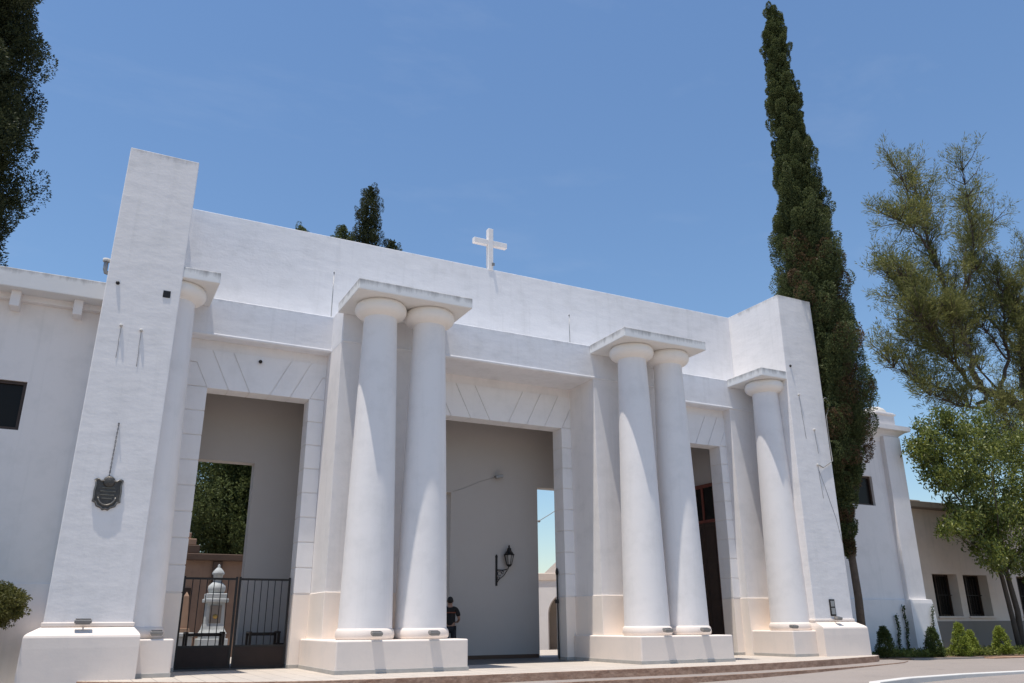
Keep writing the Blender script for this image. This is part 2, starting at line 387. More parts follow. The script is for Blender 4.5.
# piers behind the coupled columns, carrying the projecting middle entablature
PIERS = [(5.24, 7.98), (13.05, 15.82)]
for a, c in PIERS:
    p = MB().box(a, c, 1.874, YW0 + 0.1, 0.0, ZE0 + 0.006, 0.004).build('pier', M['white'], G)
    MB().box(a - 0.024, c + 0.024, 1.846, YW0 + 0.03, 0.0, 1.735, 0.012).build('dado', M['cream'], p)
rp = MB().box(19.36, 20.5, 2.935, YW0 + 0.1, 0.0, ZE0 + 0.012, 0.004).build('pilaster', M['white'], G)
MB().box(19.336, 20.5, 2.905, YW0 + 0.05, 0.0, 1.735, 0.01).build('dado', M['cream'], rp)

def entab(x0, x1, y0, dz):
    b = MB(); b.box(x0, x1, y0, YW1 + 0.05, ZE0 + dz, ZE1 - dz, 0.022, 3)
    b.box(x0 + 0.01, x1 - 0.01, y0 - 0.018, YW0 + 0.1, ZE0 + 0.015 + dz, ZE0 + 0.075 + dz, 0.018, 3)     # thin roll at the foot
    return b.build('entablature', M['ent'], G)
entab(5.24, 15.82, 1.87, 0.0); entab(1.0, 5.26, 2.92, 0.006); entab(15.80, 20.6, 2.92, 0.006)
for a, c in ((5.24, 15.82),):                                     # flat frieze band between soffit and lintel stones
    pass

# parapet
MB().box(1.0, 20.6, 3.72, 4.35, ZE1 - 0.6, 11.90, 0.018).build('parapet', M['parapet'], G)

# end pylons on battered plinths
def pylon(x0, x1, px0, px1, dl, dr):
    bb = MB().box(x0, x1, 1.20, 4.80, 0.4, 11.915, 0.016)
    for v in bb.b.verts:                                            # the sides lean in a little towards the top
        t = (11.915 - v.co.z) / 10.9; v.co.x += (dl if v.co.x < (x0 + x1) / 2 else dr) * t
    p = bb.build('pylon', M['pylon'], G); x0 += dl; x1 += dr
    b = MB()
    prof = [(0.86, ZG - 0.05), (0.868, 0.60), (0.874, 0.79), (0.885, 0.825), (0.91, 0.852), (0.95, 0.878), (1.195, 0.99), (1.195, ZG - 0.05)]
    # plinth with a rounded shoulder on the front and outer sides, made by lofting rectangles
    rings = []
    for y, z in prof[:-1]:
        t = (y - 0.86) / 0.335; e0 = px0 + (x0 - 0.02 - px0) * t; e1 = px1 + (x1 + 0.02 - px1) * t
        rings.append([b.b.verts.new(q) for q in ((e0, y, z), (e1, y, z), (e1, 4.85, z), (e0, 4.85, z))])
    for j in range(len(rings) - 1):
        for k in range(4):
            f = b.b.faces.new((rings[j][k], rings[j][(k + 1) % 4], rings[j + 1][(k + 1) % 4], rings[j + 1][k])); f.smooth = False
    b.b.faces.new(rings[-1]); b.b.faces.new(rings[0][::-1])
    pl = b.build('pylon_plinth', M['plinth'], p)
    MB().box(x0 - 0.035, x1 + 0.035, 1.165, 2.5, 0.99, 1.075, 0.02, 3).build('plinth_moulding', M['plinth'], p)
    return p
PYL = [pylon(-0.39, 1.17, -0.80, 1.28, -0.11, -0.05), pylon(20.48, 22.06, 20.34, 22.28, -0.08, 0.0)]
MB().box(0.78, 0.94, 1.188, 1.26, 8.22, 8.39, 0.004).build('vent_hole', M['iron'], PYL[0])

# coupled columns: plinth, column (base ring and cushion capital), shared abacus slab
def shaft_r(z):
    t = (z - 0.92) / (8.42 - 0.92); return 0.612 - 0.19 * (0.80 * t + 0.20 * t * t)
def column(cx, cy, zp=0.676):
    prof = [(shaft_r(z), z) for z in np.linspace(zp + 0.2, 8.425, 26)]
    c = MB().lathe(prof, cx, cy, 64).build('column', M['smooth'], G)
    base = [(0.600, zp - 0.01), (0.640, zp + 0.004), (0.664, zp + 0.06), (0.668, zp + 0.12), (0.655, zp + 0.185), (0.638, zp + 0.215), (0.620, zp + 0.235), (0.608, zp + 0.238)]
    MB().lathe(base, cx, cy, 64).build('base_ring', M['plinth'], c)
    cap = [(0.415, 8.40), (0.432, 8.415), (0.50, 8.438), (0.575, 8.475), (0.632, 8.53), (0.660, 8.60), (0.660, 8.67), (0.642, 8.74), (0.60, 8.79), (0.55, 8.81)]
    MB().lathe(cap, cx, cy, 64).build('capital', M['cream2'], c)
    return c
M['cream2'] = plaster('cream_white_capital', (0.87, 0.825, 0.775), bump=0.12)
YC = 0.88
for a, c in ((5.95, 7.29), (13.80, 15.13)):
    column(a, YC); column(c, YC)
for x0, x1 in ((5.08, 8.15), (12.96, 15.95)):
    MB().box(x0, x1, 0.0, 1.865, 8.80, 9.085, 0.022, 2).build('abacus', M['slab'], G)
for x0, x1 in ((5.06, 8.13), (12.94, 15.98)):
    q = MB().box(x0, x1, 0.0, 3.26, 0.0, 0.676, 0.035, 3).build('plinth', M['plinth'], G)
    MB().box(x0 - 0.012, x1 + 0.012, -0.012, 3.2, 0.0, 0.085, 0.005).build('skirting', M['skirt'], q)
MB().box(14.62, 14.86, -0.03, 0.1, 0.0, 0.10, 0.006).build('drain_outlet', M['skirt'], G)

# engaged columns beside the pylons
for cx, ax0, ax1, px0, px1 in ((1.14, 0.9, 2.0, 1.0, 1.95), (20.15, 19.34, 20.7, 19.38, 20.5)):
    column(cx, 1.98, 0.74)
    MB().box(ax0, ax1, 1.215, 2.915, 8.80, 9.085, 0.022, 2).build('abacus', M['slab'], G)
    q = MB().box(px0, px1, 1.18, 3.24, 0.0, 0.74, 0.03, 3).build('plinth', M['plinth'], G)
    MB().box(px0 - 0.01, px1 + 0.01, 1.168, 3.2, 0.0, 0.085, 0.005).build('skirting', M['skirt'], q)

# passage hall behind: back wall with openings, end walls, ceiling and roof
YB0, YB1 = 5.4, 5.80
b = MB(); OP = [(1.5, 3.93, 5.30), (7.80, 9.93, 4.87), (12.99, 15.2, 5.23)]
xs = [0.9] + [x for o_ in OP for x in o_[:2]] + [20.4]
for i in range(0, len(xs), 2): b.box(xs[i], xs[i + 1], YB0, YB1, 0, 8.6)
for a, c, z in OP: b.box(a, c, YB0, YB1, z, 8.6)
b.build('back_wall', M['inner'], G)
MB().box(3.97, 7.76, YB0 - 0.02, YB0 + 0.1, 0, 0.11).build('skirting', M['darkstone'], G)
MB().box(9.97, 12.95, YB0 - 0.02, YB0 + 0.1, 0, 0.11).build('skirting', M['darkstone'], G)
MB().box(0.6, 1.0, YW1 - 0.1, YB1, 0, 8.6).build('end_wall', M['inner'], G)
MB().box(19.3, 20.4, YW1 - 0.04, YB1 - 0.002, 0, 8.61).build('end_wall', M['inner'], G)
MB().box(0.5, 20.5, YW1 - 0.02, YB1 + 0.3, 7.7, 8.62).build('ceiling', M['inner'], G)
MB().box(0.4, 20.6, 4.3, YB1 + 0.5, 8.63, 9.0).build('roof_slab', M['greyplaster'], G)
# tall dark double door with a glazed transom in the right end wall
dr = MB().box(19.23, 19.32, 3.95, 4.04, 0, 5.62).box(19.23, 19.32, 5.22, 5.31, 0, 5.62).box(19.23, 19.32, 4.04, 5.22, 5.50, 5.62).box(19.23, 19.32, 4.04, 5.22, 4.28, 4.38).box(19.24, 19.32, 4.58, 4.67, 4.38, 5.50).build('door_frame', M['redwood'], G)
MB().box(19.27, 19.33, 4.04, 4.58, 4.38, 5.50).box(19.27, 19.33, 4.67, 5.22, 4.38, 5.50).build('transom_pane', M['glass'], dr)
for y0, y1 in ((4.045, 4.622), (4.632, 5.215)):
    lf = MB().box(19.255, 19.31, y0, y1, 0.02, 4.27)
    for z0, z1 in ((0.3, 1.5), (1.7, 2.9), (3.1, 4.1)): lf.box(19.24, 19.26, y0 + 0.09, y1 - 0.09, z0, z1, 0.008)
    lf.build('door_leaf', M['wood'], dr)
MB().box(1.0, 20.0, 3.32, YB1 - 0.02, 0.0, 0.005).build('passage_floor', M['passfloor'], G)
MB().box(8.40, 12.68, 2.35, 3.32, 0.0, 0.0055).build('threshold_shade', M['passfloor'], G)  # dark sheet painting the floor shadow in front of the middle opening

# ---------------------------------------------------------------- cross on the parapet
def cross():
    o = thing('cross', (10.46, 3.85, 11.90), 'plain white cross standing on the middle of the parapet', 'cross')
    b = MB(); b.box(10.37, 10.55, 3.70, 3.88, 11.86, 13.36, 0.012)
    b.box(9.86, 10.369, 3.705, 3.875, 12.76, 12.94, 0.012); b.box(10.551, 11.06, 3.705, 3.875, 12.76, 12.94, 0.012)
    b.build('cross_body', M['white'], o)
    MB().box(10.49, 10.58, 3.65, 3.699, 12.02, 12.12, 0.01).build('lamp_box', M['lamp'], o)
cross()

# ---------------------------------------------------------------- side wings
def wing_left():
    o = thing('side_wing', (-6, 5, 0), 'white wing left of the gateway with bracketed cornice and a high dark window', 'wing')
    b = MB()
    b.box(-14, -3.15, 3.16, 9.0, ZG - 0.1, 8.45); b.box(-1.72, -0.3, 3.16, 9.0, ZG - 0.1, 8.45)
    b.box(-3.15, -1.72, 3.16, 9.0, ZG - 0.1, 5.22); b.box(-3.15, -1.72, 3.16, 9.0, 6.36, 8.45)
    b.box(-3.15, -1.72, 3.46, 8.0, 5.1, 6.5)
    b.build('wall', M['wing'], o)
    MB().box(-14, -0.34, 2.50, 9.1, 8.40, 8.86, 0.02).build('cornice', M['wingcap'], o)
    MB().box(-14, -0.34, 2.98, 3.2, 8.26, 8.41, 0.01).build('bed_moulding', M['wing'], o)
    for k in range(8):
        x = -0.86 - 0.20 - 1.30 * k
        MB().box(x, x + 0.20, 2.72, 3.18, 8.02, 8.40, 0.012).build('bracket', M['wing'], o)
    MB().box(-14, -0.3, 3.125, 3.3, ZG - 0.1, 1.89, 0.01).build('dado', M['wing'], o)
    f = MB().box(-3.15, -3.08, 3.22, 3.36, 5.22, 6.36).box(-1.79, -1.72, 3.22, 3.36, 5.22, 6.36).box(-3.08, -1.79, 3.22, 3.36, 6.29, 6.36).box(-3.08, -1.79, 3.22, 3.36, 5.22, 5.29).box(-2.46, -2.40, 3.24, 3.34, 5.29, 6.29).build('window_frame', M['wood'], o)
    MB().box(-3.08, -2.46, 3.28, 3.31, 5.29, 6.29).box(-2.40, -1.79, 3.28, 3.31, 5.29, 6.29).build('window_pane', M['glass'], f)
wing_left()

def wing_right():
    o = thing('side_wing', (25, 5, 0), 'white wing right of the gateway with a corner pilaster and capped post on its roof', 'wing')
    b = MB(); x0, x1, z0, z1 = 24.75, 26.15, 5.08, 6.18
    b.box(21.9, x0, 3.0, 4.4, ZG - 0.1, 8.0); b.box(x1, 27.78, 3.0, 4.4, ZG - 0.1, 8.0)
    b.box(x0, x1, 3.0, 4.4, ZG - 0.1, z0); b.box(x0, x1, 3.0, 4.4, z1, 8.0)
    b.box(21.9, 27.78, 4.38, 8.5, ZG - 0.1, 7.99)
    b.build('wall', M['wing'], o)
    p = MB().box(26.92, 27.85, 2.80, 3.4, 1.2, 7.78, 0.012).build('pilaster', M['wing'], o)
    q = MB(); rings = []
    for z, e in ((ZG - 0.1, 0.24), (0.9, 0.17), (1.60, 0.14), (1.735, 0.12), (1.75, 0.0)):
        rings.append([q.b.verts.new(v) for v in ((26.92 - e, 2.80 - e, z), (27.85 + e, 2.80 - e, z), (27.85 + e, 3.5, z), (26.92 - e, 3.5, z))])
    for j in range(4):
        for k in range(4): q.b.faces.new((rings[j][k], rings[j][(k + 1) % 4], rings[j + 1][(k + 1) % 4], rings[j + 1][k]))
    q.b.faces.new(rings[-1]); q.build('pilaster_base', M['wing'], p)
    MB().box(21.9, 26.85, 2.90, 3.1, ZG - 0.1, 1.735, 0.02).build('dado', M['wing'], o)
    # cavetto cornice
    prof = [(3.1, 7.62), (2.98, 7.62), (2.95, 7.75), (2.86, 7.90), (2.72, 8.0), (2.60, 8.03), (2.60, 8.21), (3.1, 8.215)]
    cb = MB(); rings = []
    for y, z in ((2.98, 7.60), (2.95, 7.74), (2.86, 7.88), (2.74, 7.98), (2.60, 8.03), (2.60, 8.21)):
        xr = 27.80 + (2.98 - y) * 1.30
        rings.append([cb.b.verts.new(q) for q in ((21.9, y, z), (xr, y, z), (xr, 8.6, z), (21.9, 8.6, z))])
    for j in range(5):
        for k in range(4): cb.b.faces.new((rings[j][k], rings[j][(k + 1) % 4], rings[j + 1][(k + 1) % 4], rings[j + 1][k]))
    cb.b.faces.new(rings[0][::-1]); cb.b.faces.new(rings[-1]); cb.build('cornice', M['wing'], o)
    c = MB().box(26.62, 27.62, 2.72, 3.72, 8.20, 8.74, 0.012).box(26.57, 27.67, 2.67, 3.77, 8.62, 8.69, 0.01).build('roof_post', M['wing'], o)
    MB().lathe([(0.46, 8.72), (0.45, 8.82), (0.38, 8.92), (0.24, 9.0), (0.02, 9.03)], 27.12, 3.22, 24).build('dome_cap', M['whitepaint'], c)
    f = MB().box(x0, x0 + 0.07, 3.1, 3.22, z0, z1).box(x1 - 0.07, x1, 3.1, 3.22, z0, z1).box(x0 + 0.07, x1 - 0.07, 3.1, 3.22, z1 - 0.07, z1).box(x0 + 0.07, x1 - 0.07, 3.1, 3.22, z0, z0 + 0.07).build('window_frame', M['wood'], o)
    MB().box(x0 + 0.07, x1 - 0.07, 3.15, 3.18, z0 + 0.07, z1 - 0.07).build('window_pane', M['glass'], f)
wing_right()

def beige_building():
    o = thing('beige_building', (36, 8, 0), 'low beige building beyond the right wing with two barred dark windows', 'building')
    W = [(30.70, 32.24), (32.62, 34.19), (36.2, 37.7), (39.6, 41.1)]
    b = MB(); xs = [27.6] + [x for a in W for x in a] + [52]
    for i in range(0, len(xs), 2): b.box(xs[i], xs[i + 1], 4.5, 5.1, ZG - 0.1, 5.4)
    for a, c in W: b.box(a, c, 4.5, 5.1, ZG - 0.1, 1.17); b.box(a, c, 4.5, 5.1, 2.80, 5.4)
    b.box(27.6, 52, 5.35, 9.0, ZG - 0.1, 5.38)
    b.build('wall', M['beige'], o)
    MB().box(27.62, 52, 4.02, 9.1, 5.38, 5.62, 0.015).build('coping', M['greyplaster'], o)
    MB().box(27.62, 52, 4.465, 4.55, ZG - 0.1, 0.98, 0.01).build('dado', M['greyplaster'], o)
    MB().box(30.1, 30.9, 4.6, 5.2, 5.6, 5.78, 0.03).build('roof_vent', M['greyplaster'], o)
    for i, (a, c) in enumerate(W):
        f = MB().box(a, a + 0.06, 4.93, 5.05, 1.17, 2.80).box(c - 0.06, c, 4.93, 5.05, 1.17, 2.80).box(a + 0.06, c - 0.06, 4.93, 5.05, 2.74, 2.80).box(a + 0.06, c - 0.06, 4.93, 5.05, 1.17, 1.24).box((a + c) / 2 - 0.03, (a + c) / 2 + 0.03, 4.94, 5.04, 1.24, 2.74).build('window', M['wood'], o)
        MB().box(a + 0.06, c - 0.06, 5.0, 5.03, 1.24, 2.74).build('pane', M['glass'], f)
        MB().box(a - 0.06, c + 0.06, 4.42, 4.93, 1.09, 1.168, 0.01).build('sill', M['beige'], f)
        bars = MB()
        for k in range(9):
            x = a + 0.1 + (c - a - 0.2) * k / 8; bars.tube([(x, 4.86, 1.17), (x, 4.86, 2.80)], 0.010, 6)
        bars.box(a, c, 4.85, 4.87, 1.98, 2.01); bars.build('window_bars', M['iron'], f)
beige_building()

# ---------------------------------------------------------------- courtyard buildings and tombs seen through the openings
def chapel():
    o = thing('white_chapel', (16.6, 14.0, 0), 'small white gabled building with an arched doorway seen through the middle opening', 'building')
    x0, x1, y0, y1 = 16.6, 24.6, 14.0, 22.0; ax0, ax1, az = 18.0, 19.8, 1.35
    pts = [(x0, ZG - 0.1), (ax0, ZG - 0.1), (ax0, az)]
    pts += [((ax0 + ax1) / 2 - 0.9 * math.cos(t), az + 0.9 * math.sin(t)) for t in np.linspace(0.1, math.pi - 0.1, 16)]
    pts += [(ax1, az), (ax1, ZG - 0.1), (x1, ZG - 0.1), (x1, 2.75), (x0, 2.75)]; fl = 17.85
    MB().prism(pts, 'y', y0, y0 + 0.6).box(x0, x1, y0 + 0.75, y1, ZG - 0.1, 2.7).build('wall', M['white'], o)
    MB().box(ax0 - 0.1, ax1 + 0.1, y0 + 0.55, y0 + 0.65, 0.0, 2.4).build('door', M['greyplaster'], o)
    MB().box(x0 - 0.05, x1 + 0.05, y0 - 0.05, y1 + 0.2, 2.72, 3.02, 0.02).build('cornice', M['beige'], o)
    r = MB(); r.prism([(fl, 3.0), (fl + 5.2, 3.0), (fl + 2.6, 5.30)], 'y', y0 - 0.03, y0 + 0.5); r.build('pediment', M['cream'], o)
    o.rotation_euler = (0, 0, R(-35))
chapel()

def tomb():
    o = thing('tomb_monument', (4.6, 14.5, 0), 'grey and white marble tomb pedestal with a draped urn behind the iron gate', 'tomb')
    cx, cy = 4.55, 14.5
    b = MB()
    for hw, z0, z1 in ((0.62, -0.35, 0.25), (0.50, 0.25, 0.55), (0.42, 0.55, 0.72)): b.box(cx - hw, cx + hw, cy - hw, cy + hw, z0, z1, 0.02)
    b.build('stepped_base', M['marble'], o)
    b = MB(); rr = []
    for hw, z in ((0.44, 0.72), (0.37, 0.86), (0.33, 1.05), (0.30, 1.78)): rr.append([b.b.verts.new((cx + sx * hw, cy + sy * hw, z)) for sx, sy in ((-1, -1), (1, -1), (1, 1), (-1, 1))])
    for j in range(3):
        for k in range(4): b.b.faces.new((rr[j][k], rr[j][(k + 1) % 4], rr[j + 1][(k + 1) % 4], rr[j + 1][k]))
    b.b.faces.new(rr[0][::-1]); b.b.faces.new(rr[-1]); pd = b.build('pedestal', M['marble'], o)
    MB().box(cx - 0.20, cx + 0.20, cy - 0.345, cy - 0.30, 1.08, 1.68, 0.01).build('shade_panel', M['greyplaster'], pd)  # dark panel added to deepen the shading of the pedestal front
    MB().lathe([(0.001, -0.02), (0.08, -0.018), (0.085, 0.0), (0.05, 0.02), (0.001, 0.022)], 0, 0, 20).build('medallion', M['gold'], None)
    md = bpy.data.objects['medallion']; md.parent = pd; md.matrix_local = Matrix.Translation(Vector((cx, cy - 0.348, 1.30)) - world_loc(pd)) @ Matrix.Rotation(R(90), 4, 'X')
    MB().box(cx - 0.41, cx + 0.41, cy - 0.41, cy + 0.41, 1.78, 1.92, 0.03).box(cx - 0.36, cx + 0.36, cy - 0.36, cy + 0.36, 1.92, 2.10, 0.03).build('cornice', M['marble'], o)
    prof = [(0.17, 2.08), (0.27, 2.14), (0.31, 2.24), (0.30, 2.36), (0.20, 2.46), (0.13, 2.52), (0.15, 2.58), (0.17, 2.74), (0.22, 2.78), (0.22, 2.82), (0.17, 2.90), (0.09, 2.99), (0.04, 3.03), (0.055, 3.08), (0.01, 3.14)]
    MB().lathe(prof, cx, cy, 28).build('urn', M['marble'], o)
M['gold'] = simple('dull_gilt', (0.45, 0.30, 0.10), 0.4, 0.6)
tomb()
def tomb_slab():
    o = thing('tomb_slab', (3.2, 14.6, 0), 'low white tomb slab left of the marble pedestal, topped by a small reddish obelisk', 'tomb')
    MB().box(2.3, 3.85, 14.1, 15.4, -0.35, 0.62, 0.03).box(2.2, 3.9, 14.0, 15.5, 0.62, 0.76, 0.03).build('slab', M['marble'], o)
    b = MB(); rings = []
    for hw, z in ((0.22, 0.76), (0.22, 0.90), (0.13, 0.91), (0.085, 2.0), (0.002, 2.16)):
        rings.append([b.b.verts.new((3.55 + sx * hw, 14.6 + sy * hw, z)) for sx, sy in ((-1, -1), (1, -1), (1, 1), (-1, 1))])
    for j in range(4):
        for k in range(4): b.b.faces.new((rings[j][k], rings[j][(k + 1) % 4], rings[j + 1][(k + 1) % 4], rings[j + 1][k]))
    b.b.faces.new(rings[-1]); b.build('obelisk', M['terracotta'], o)
tomb_slab()
def mausoleum():
    o = thing('brown_mausoleum', (4.5, 24, 0), 'brown stone mausoleum with a stepped terracotta top behind the tomb', 'mausoleum')
    MB().box(-2.0, 6.6, 17.5, 21.0, -0.35, 3.5).build('wall', M['terracotta'], o)
    MB().box(-2.15, 6.75, 17.28, 21.15, 3.46, 3.72, 0.03).box(-2.05, 4.15, 17.4, 21.1, 3.72, 4.05, 0.03).build('cornice', M['darkstone'], o)
    t = MB()
    for hw, z0, z1 in ((1.25, 4.05, 4.3), (1.05, 4.3, 4.55), (0.86, 4.55, 4.85), (0.62, 4.85, 5.12)): t.box(2.75 - hw, 2.75 + hw, 18.7 - hw, 18.7 + hw, z0, z1, 0.03)
    t.build('stepped_top', M['terracotta'], o)
    MB().lathe([(0.36, 5.10), (0.43, 5.22), (0.43, 5.32), (0.3, 5.48), (0.1, 5.58), (0.02, 5.66)], 3.1, 18.6, 20).build('finial', M['terracotta'], o)
    for x in (-1.2, 0.6, 4.9, 6.2): MB().box(x - 0.18, x + 0.18, 17.36, 17.55, -0.35, 3.44, 0.02).build('pilaster_strip', M['darkstone'], o)
    MB().box(2.6, 4.0, 17.45, 17.52, -0.3, 2.4).build('door', M['wood'], o)
mausoleum()

# ---------------------------------------------------------------- iron gates, benches, wheelbarrow
def gate_leaf(o, p0, p1, z0, zp, zt, n, name='gate_leaf'):
    """one leaf from p0 to p1: sheet panel at the foot, round bars above, rails"""
    p0, p1 = Vector(p0), Vector(p1); d = p1 - p0; L = d.length; ang = math.atan2(d.y, d.x)
    Mx = Matrix.Translation((p0.x, p0.y, 0)) @ Matrix.Rotation(ang, 4, 'Z')
    fr = MB(); fr.box(0, 0.05, -0.02, 0.02, z0, zt + 0.03).box(L - 0.05, L, -0.02, 0.02, z0, zt + 0.03)
    fr.box(0.05, L - 0.05, -0.018, 0.018, zt - 0.05, zt).box(0.05, L - 0.05, -0.018, 0.018, zp, zp + 0.05).box(0.05, L - 0.05, -0.018, 0.018, z0, z0 + 0.05)
    for k in range(n):
        x = 0.05 + (L - 0.1) * (k + 1) / (n + 1); fr.tube([(x, 0, zp + 0.03), (x, 0, zt - 0.02)], 0.010, 6)
    bmesh.ops.transform(fr.b, matrix=Mx, verts=fr.b.verts); lf = fr.build(name, M['iron'], o)
    if zp > z0 + 0.1:
        pn = MB().box(0.05, L - 0.05, -0.008, 0.008, z0 + 0.05, zp); bmesh.ops.transform(pn.b, matrix=Mx, verts=pn.b.verts)
        pn.build('sheet_panel', M['rustiron'], lf)
    return lf
g1 = thing('iron_gate', (3.5, 3.6, 0), 'closed black iron bar gate with sheet foot panel across the left opening', 'gate')
gate_leaf(g1, (2.24, 3.58), (3.50, 3.58), 0.03, 0.50, 2.10, 6); gate_leaf(g1, (3.53, 3.58), (4.79, 3.58), 0.03, 0.50, 2.10, 6)
g2 = thing('iron_gate', (12.70, 3.72, 0), 'open black iron gate leaf folded back at the right jamb of the middle opening', 'gate')
gate_leaf(g2, (12.655, 3.66), (13.55, 5.02), 0.03, 0.50, 2.35, 6)
MB().lathe([(0.03, 2.36), (0.05, 2.42), (0.04, 2.50), (0.015, 2.56)], 12.66, 3.67, 12).build('finial', M['iron'], g2)
MB().box(12.55, 12.66, 3.60, 3.64, 1.55, 1.66).build('latch', M['iron'], g2)

def bench(x, y, L, label):
    o = thing('wooden_bench', (x, y, 0), label, 'bench', 'benches in the passage hall')
    MB().box(x - L / 2, x + L / 2, y - 0.25, y + 0.20, 0.41, 0.46, 0.01).build('seat', M['wood'], o)
    MB().box(x - L / 2 + 0.03, x + L / 2 - 0.03, y + 0.20, y + 0.25, 0.74, 0.82, 0.01).build('backrest', M['wood'], o)
    for sx in (-1, 1):
        xx = x + sx * (L / 2 - 0.04)
        MB().box(xx - 0.03, xx + 0.03, y - 0.25, y - 0.19, 0, 0.80).box(xx - 0.03, xx + 0.03, y + 0.20, y + 0.26, 0, 0.84).build('leg', M['wood'], o)
        MB().box(xx - 0.035, xx + 0.035, y - 0.27, y + 0.20, 0.80, 0.85, 0.01).build('armrest', M['wood'], o)
bench(3.0, 4.75, 0.95, 'dark wooden bench behind the left leaf of the iron gate')
bench(4.45, 4.75, 0.80, 'dark wooden bench behind the right leaf of the iron gate')
def barrow():
    o = thing('wheelbarrow', (4.85, 4.2, 0), 'dark wheelbarrow parked inside the gate beside the right jamb', 'wheelbarrow')
    t = MB(); t.lathe([(0.12, -0.03), (0.17, -0.045), (0.19, -0.02), (0.19, 0.02), (0.17, 0.045), (0.12, 0.03)], 0, 0, 24)
    bmesh.ops.transform(t.b, matrix=Matrix.Translation((4.72, 4.3, 0.19)) @ Matrix.Rotation(R(90), 4, 'X'), verts=t.b.verts); t.build('wheel', M['rubber'], o)
    b = MB(); rings = []
    for (hx, hy, z) in ((0.22, 0.2, 0.28), (0.42, 0.32, 0.56)):
        rings.append([b.b.verts.new((5.12 + sx * hx, 4.3 + sy * hy, z)) for sx, sy in ((-1, -1), (1, -1), (1, 1), (-1, 1))])
    for k in range(4): b.b.faces.new((rings[0][k], rings[0][(k + 1) % 4], rings[1][(k + 1) % 4], rings[1][k]))
    b.b.faces.new(rings[0][::-1]); b.build('tray', M['rustiron'], o)
    for s in (-1, 1):
        MB().tube([(4.72, 4.3 + s * 0.07, 0.19), (5.1, 4.3 + s * 0.22, 0.30), (5.75, 4.3 + s * 0.28, 0.52)], 0.018).build('handle', M['iron'], o)
        MB().tube([(5.35, 4.3 + s * 0.24, 0.33), (5.38, 4.3 + s * 0.26, 0.0)], 0.016).build('leg', M['iron'], o)
barrow()

# ---------------------------------------------------------------- lantern, sensor, plaque, floodlights, hooks, rods
def lantern():
    o = thing('wall_lantern', (12.78, YB0, 2.25), 'black scrolled wall lantern on the passage back wall in the middle opening', 'lantern')
    y = YB0 - 0.03; x = 12.78
    b = MB().box(x - 0.04, x + 0.04, y - 0.02, y + 0.02, 2.22, 3.32, 0.008).lathe([(0.03, 3.31), (0.055, 3.36), (0.04, 3.42), (0.01, 3.46)], x, y, 12)
    a = [(x, y, 2.85), (x + 0.22, y - 0.10, 2.83), (x + 0.42, y - 0.20, 2.88), (x + 0.47, y - 0.22, 3.0)]
    b.tube(a, 0.022).tube([(x, y, 2.32), (x + 0.10, y - 0.05, 2.48), (x + 0.26, y - 0.13, 2.62), (x + 0.40, y - 0.19, 2.84)], 0.018)
    for cx_, cz_, r_ in ((0.10, 2.70, 0.085), (0.22, 2.74, 0.055), (0.06, 2.52, 0.05)):
        b.tube([(x + cx_ + r_ * math.cos(t), y - 0.04 - cx_ * 0.4, cz_ + r_ * math.sin(t)) for t in np.linspace(0, 5.6, 14)], 0.012, 6)
    b.build('bracket', M['iron'], o)
    lx, ly = x + 0.47, y - 0.22
    h = MB().lathe([(0.05, 2.97), (0.11, 3.03), (0.115, 3.06)], lx, ly, 8).lathe([(0.225, 3.42), (0.235, 3.45), (0.20, 3.47), (0.11, 3.60), (0.09, 3.66), (0.10, 3.68), (0.03, 3.75), (0.045, 3.79), (0.01, 3.84)], lx, ly, 8)
    for k in range(8):
        t = 2 * math.pi * k / 8; h.tube([(lx + 0.11 * math.cos(t), ly + 0.11 * math.sin(t), 3.05), (lx + 0.205 * math.cos(t), ly + 0.205 * math.sin(t), 3.43)], 0.010, 5)
    h.build('lantern_frame', M['iron'], o)
    MB().lathe([(0.100, 3.06), (0.195, 3.42)], lx, ly, 8).build('lantern_glass', M['lampglass'], o)
    o.location = (11.49, YB0, 2.12); o.scale = (0.76, 0.76, 0.76)
m_, n_, l_, b_ = new_mat('frosted_lamp_glass'); b_.inputs['Base Color'].default_value = (0.30, 0.29, 0.28, 1); b_.inputs['Roughness'].default_value = 0.3; M['lampglass'] = m_
lantern()
def sensor():
    o = thing('security_camera', (11.45, YB0, 5.45), 'small grey box camera high on the passage back wall above the lantern', 'camera')
    MB().tube([(11.45, YB0, 5.47), (11.45, YB0 - 0.12, 5.47)], 0.03).build('bracket', M['zinc'], o)
    b = MB().box(-0.13, 0.13, -0.06, 0.06, -0.05, 0.05, 0.02); bmesh.ops.transform(b.b, matrix=Matrix.Translation((11.51, YB0 - 0.18, 5.45)) @ Matrix.Rotation(R(-12), 4, 'Y'), verts=b.b.verts)
    b.build('camera_body', M['zinc'], o)
    MB().tube([(11.43, YB0 - 0.012, 5.44), (10.9, YB0 - 0.012, 5.27), (10.35, YB0 - 0.012, 5.02), (9.98, YB0 - 0.012, 4.90)], 0.004, 5).build('cable', M['cable'], o)
sensor()
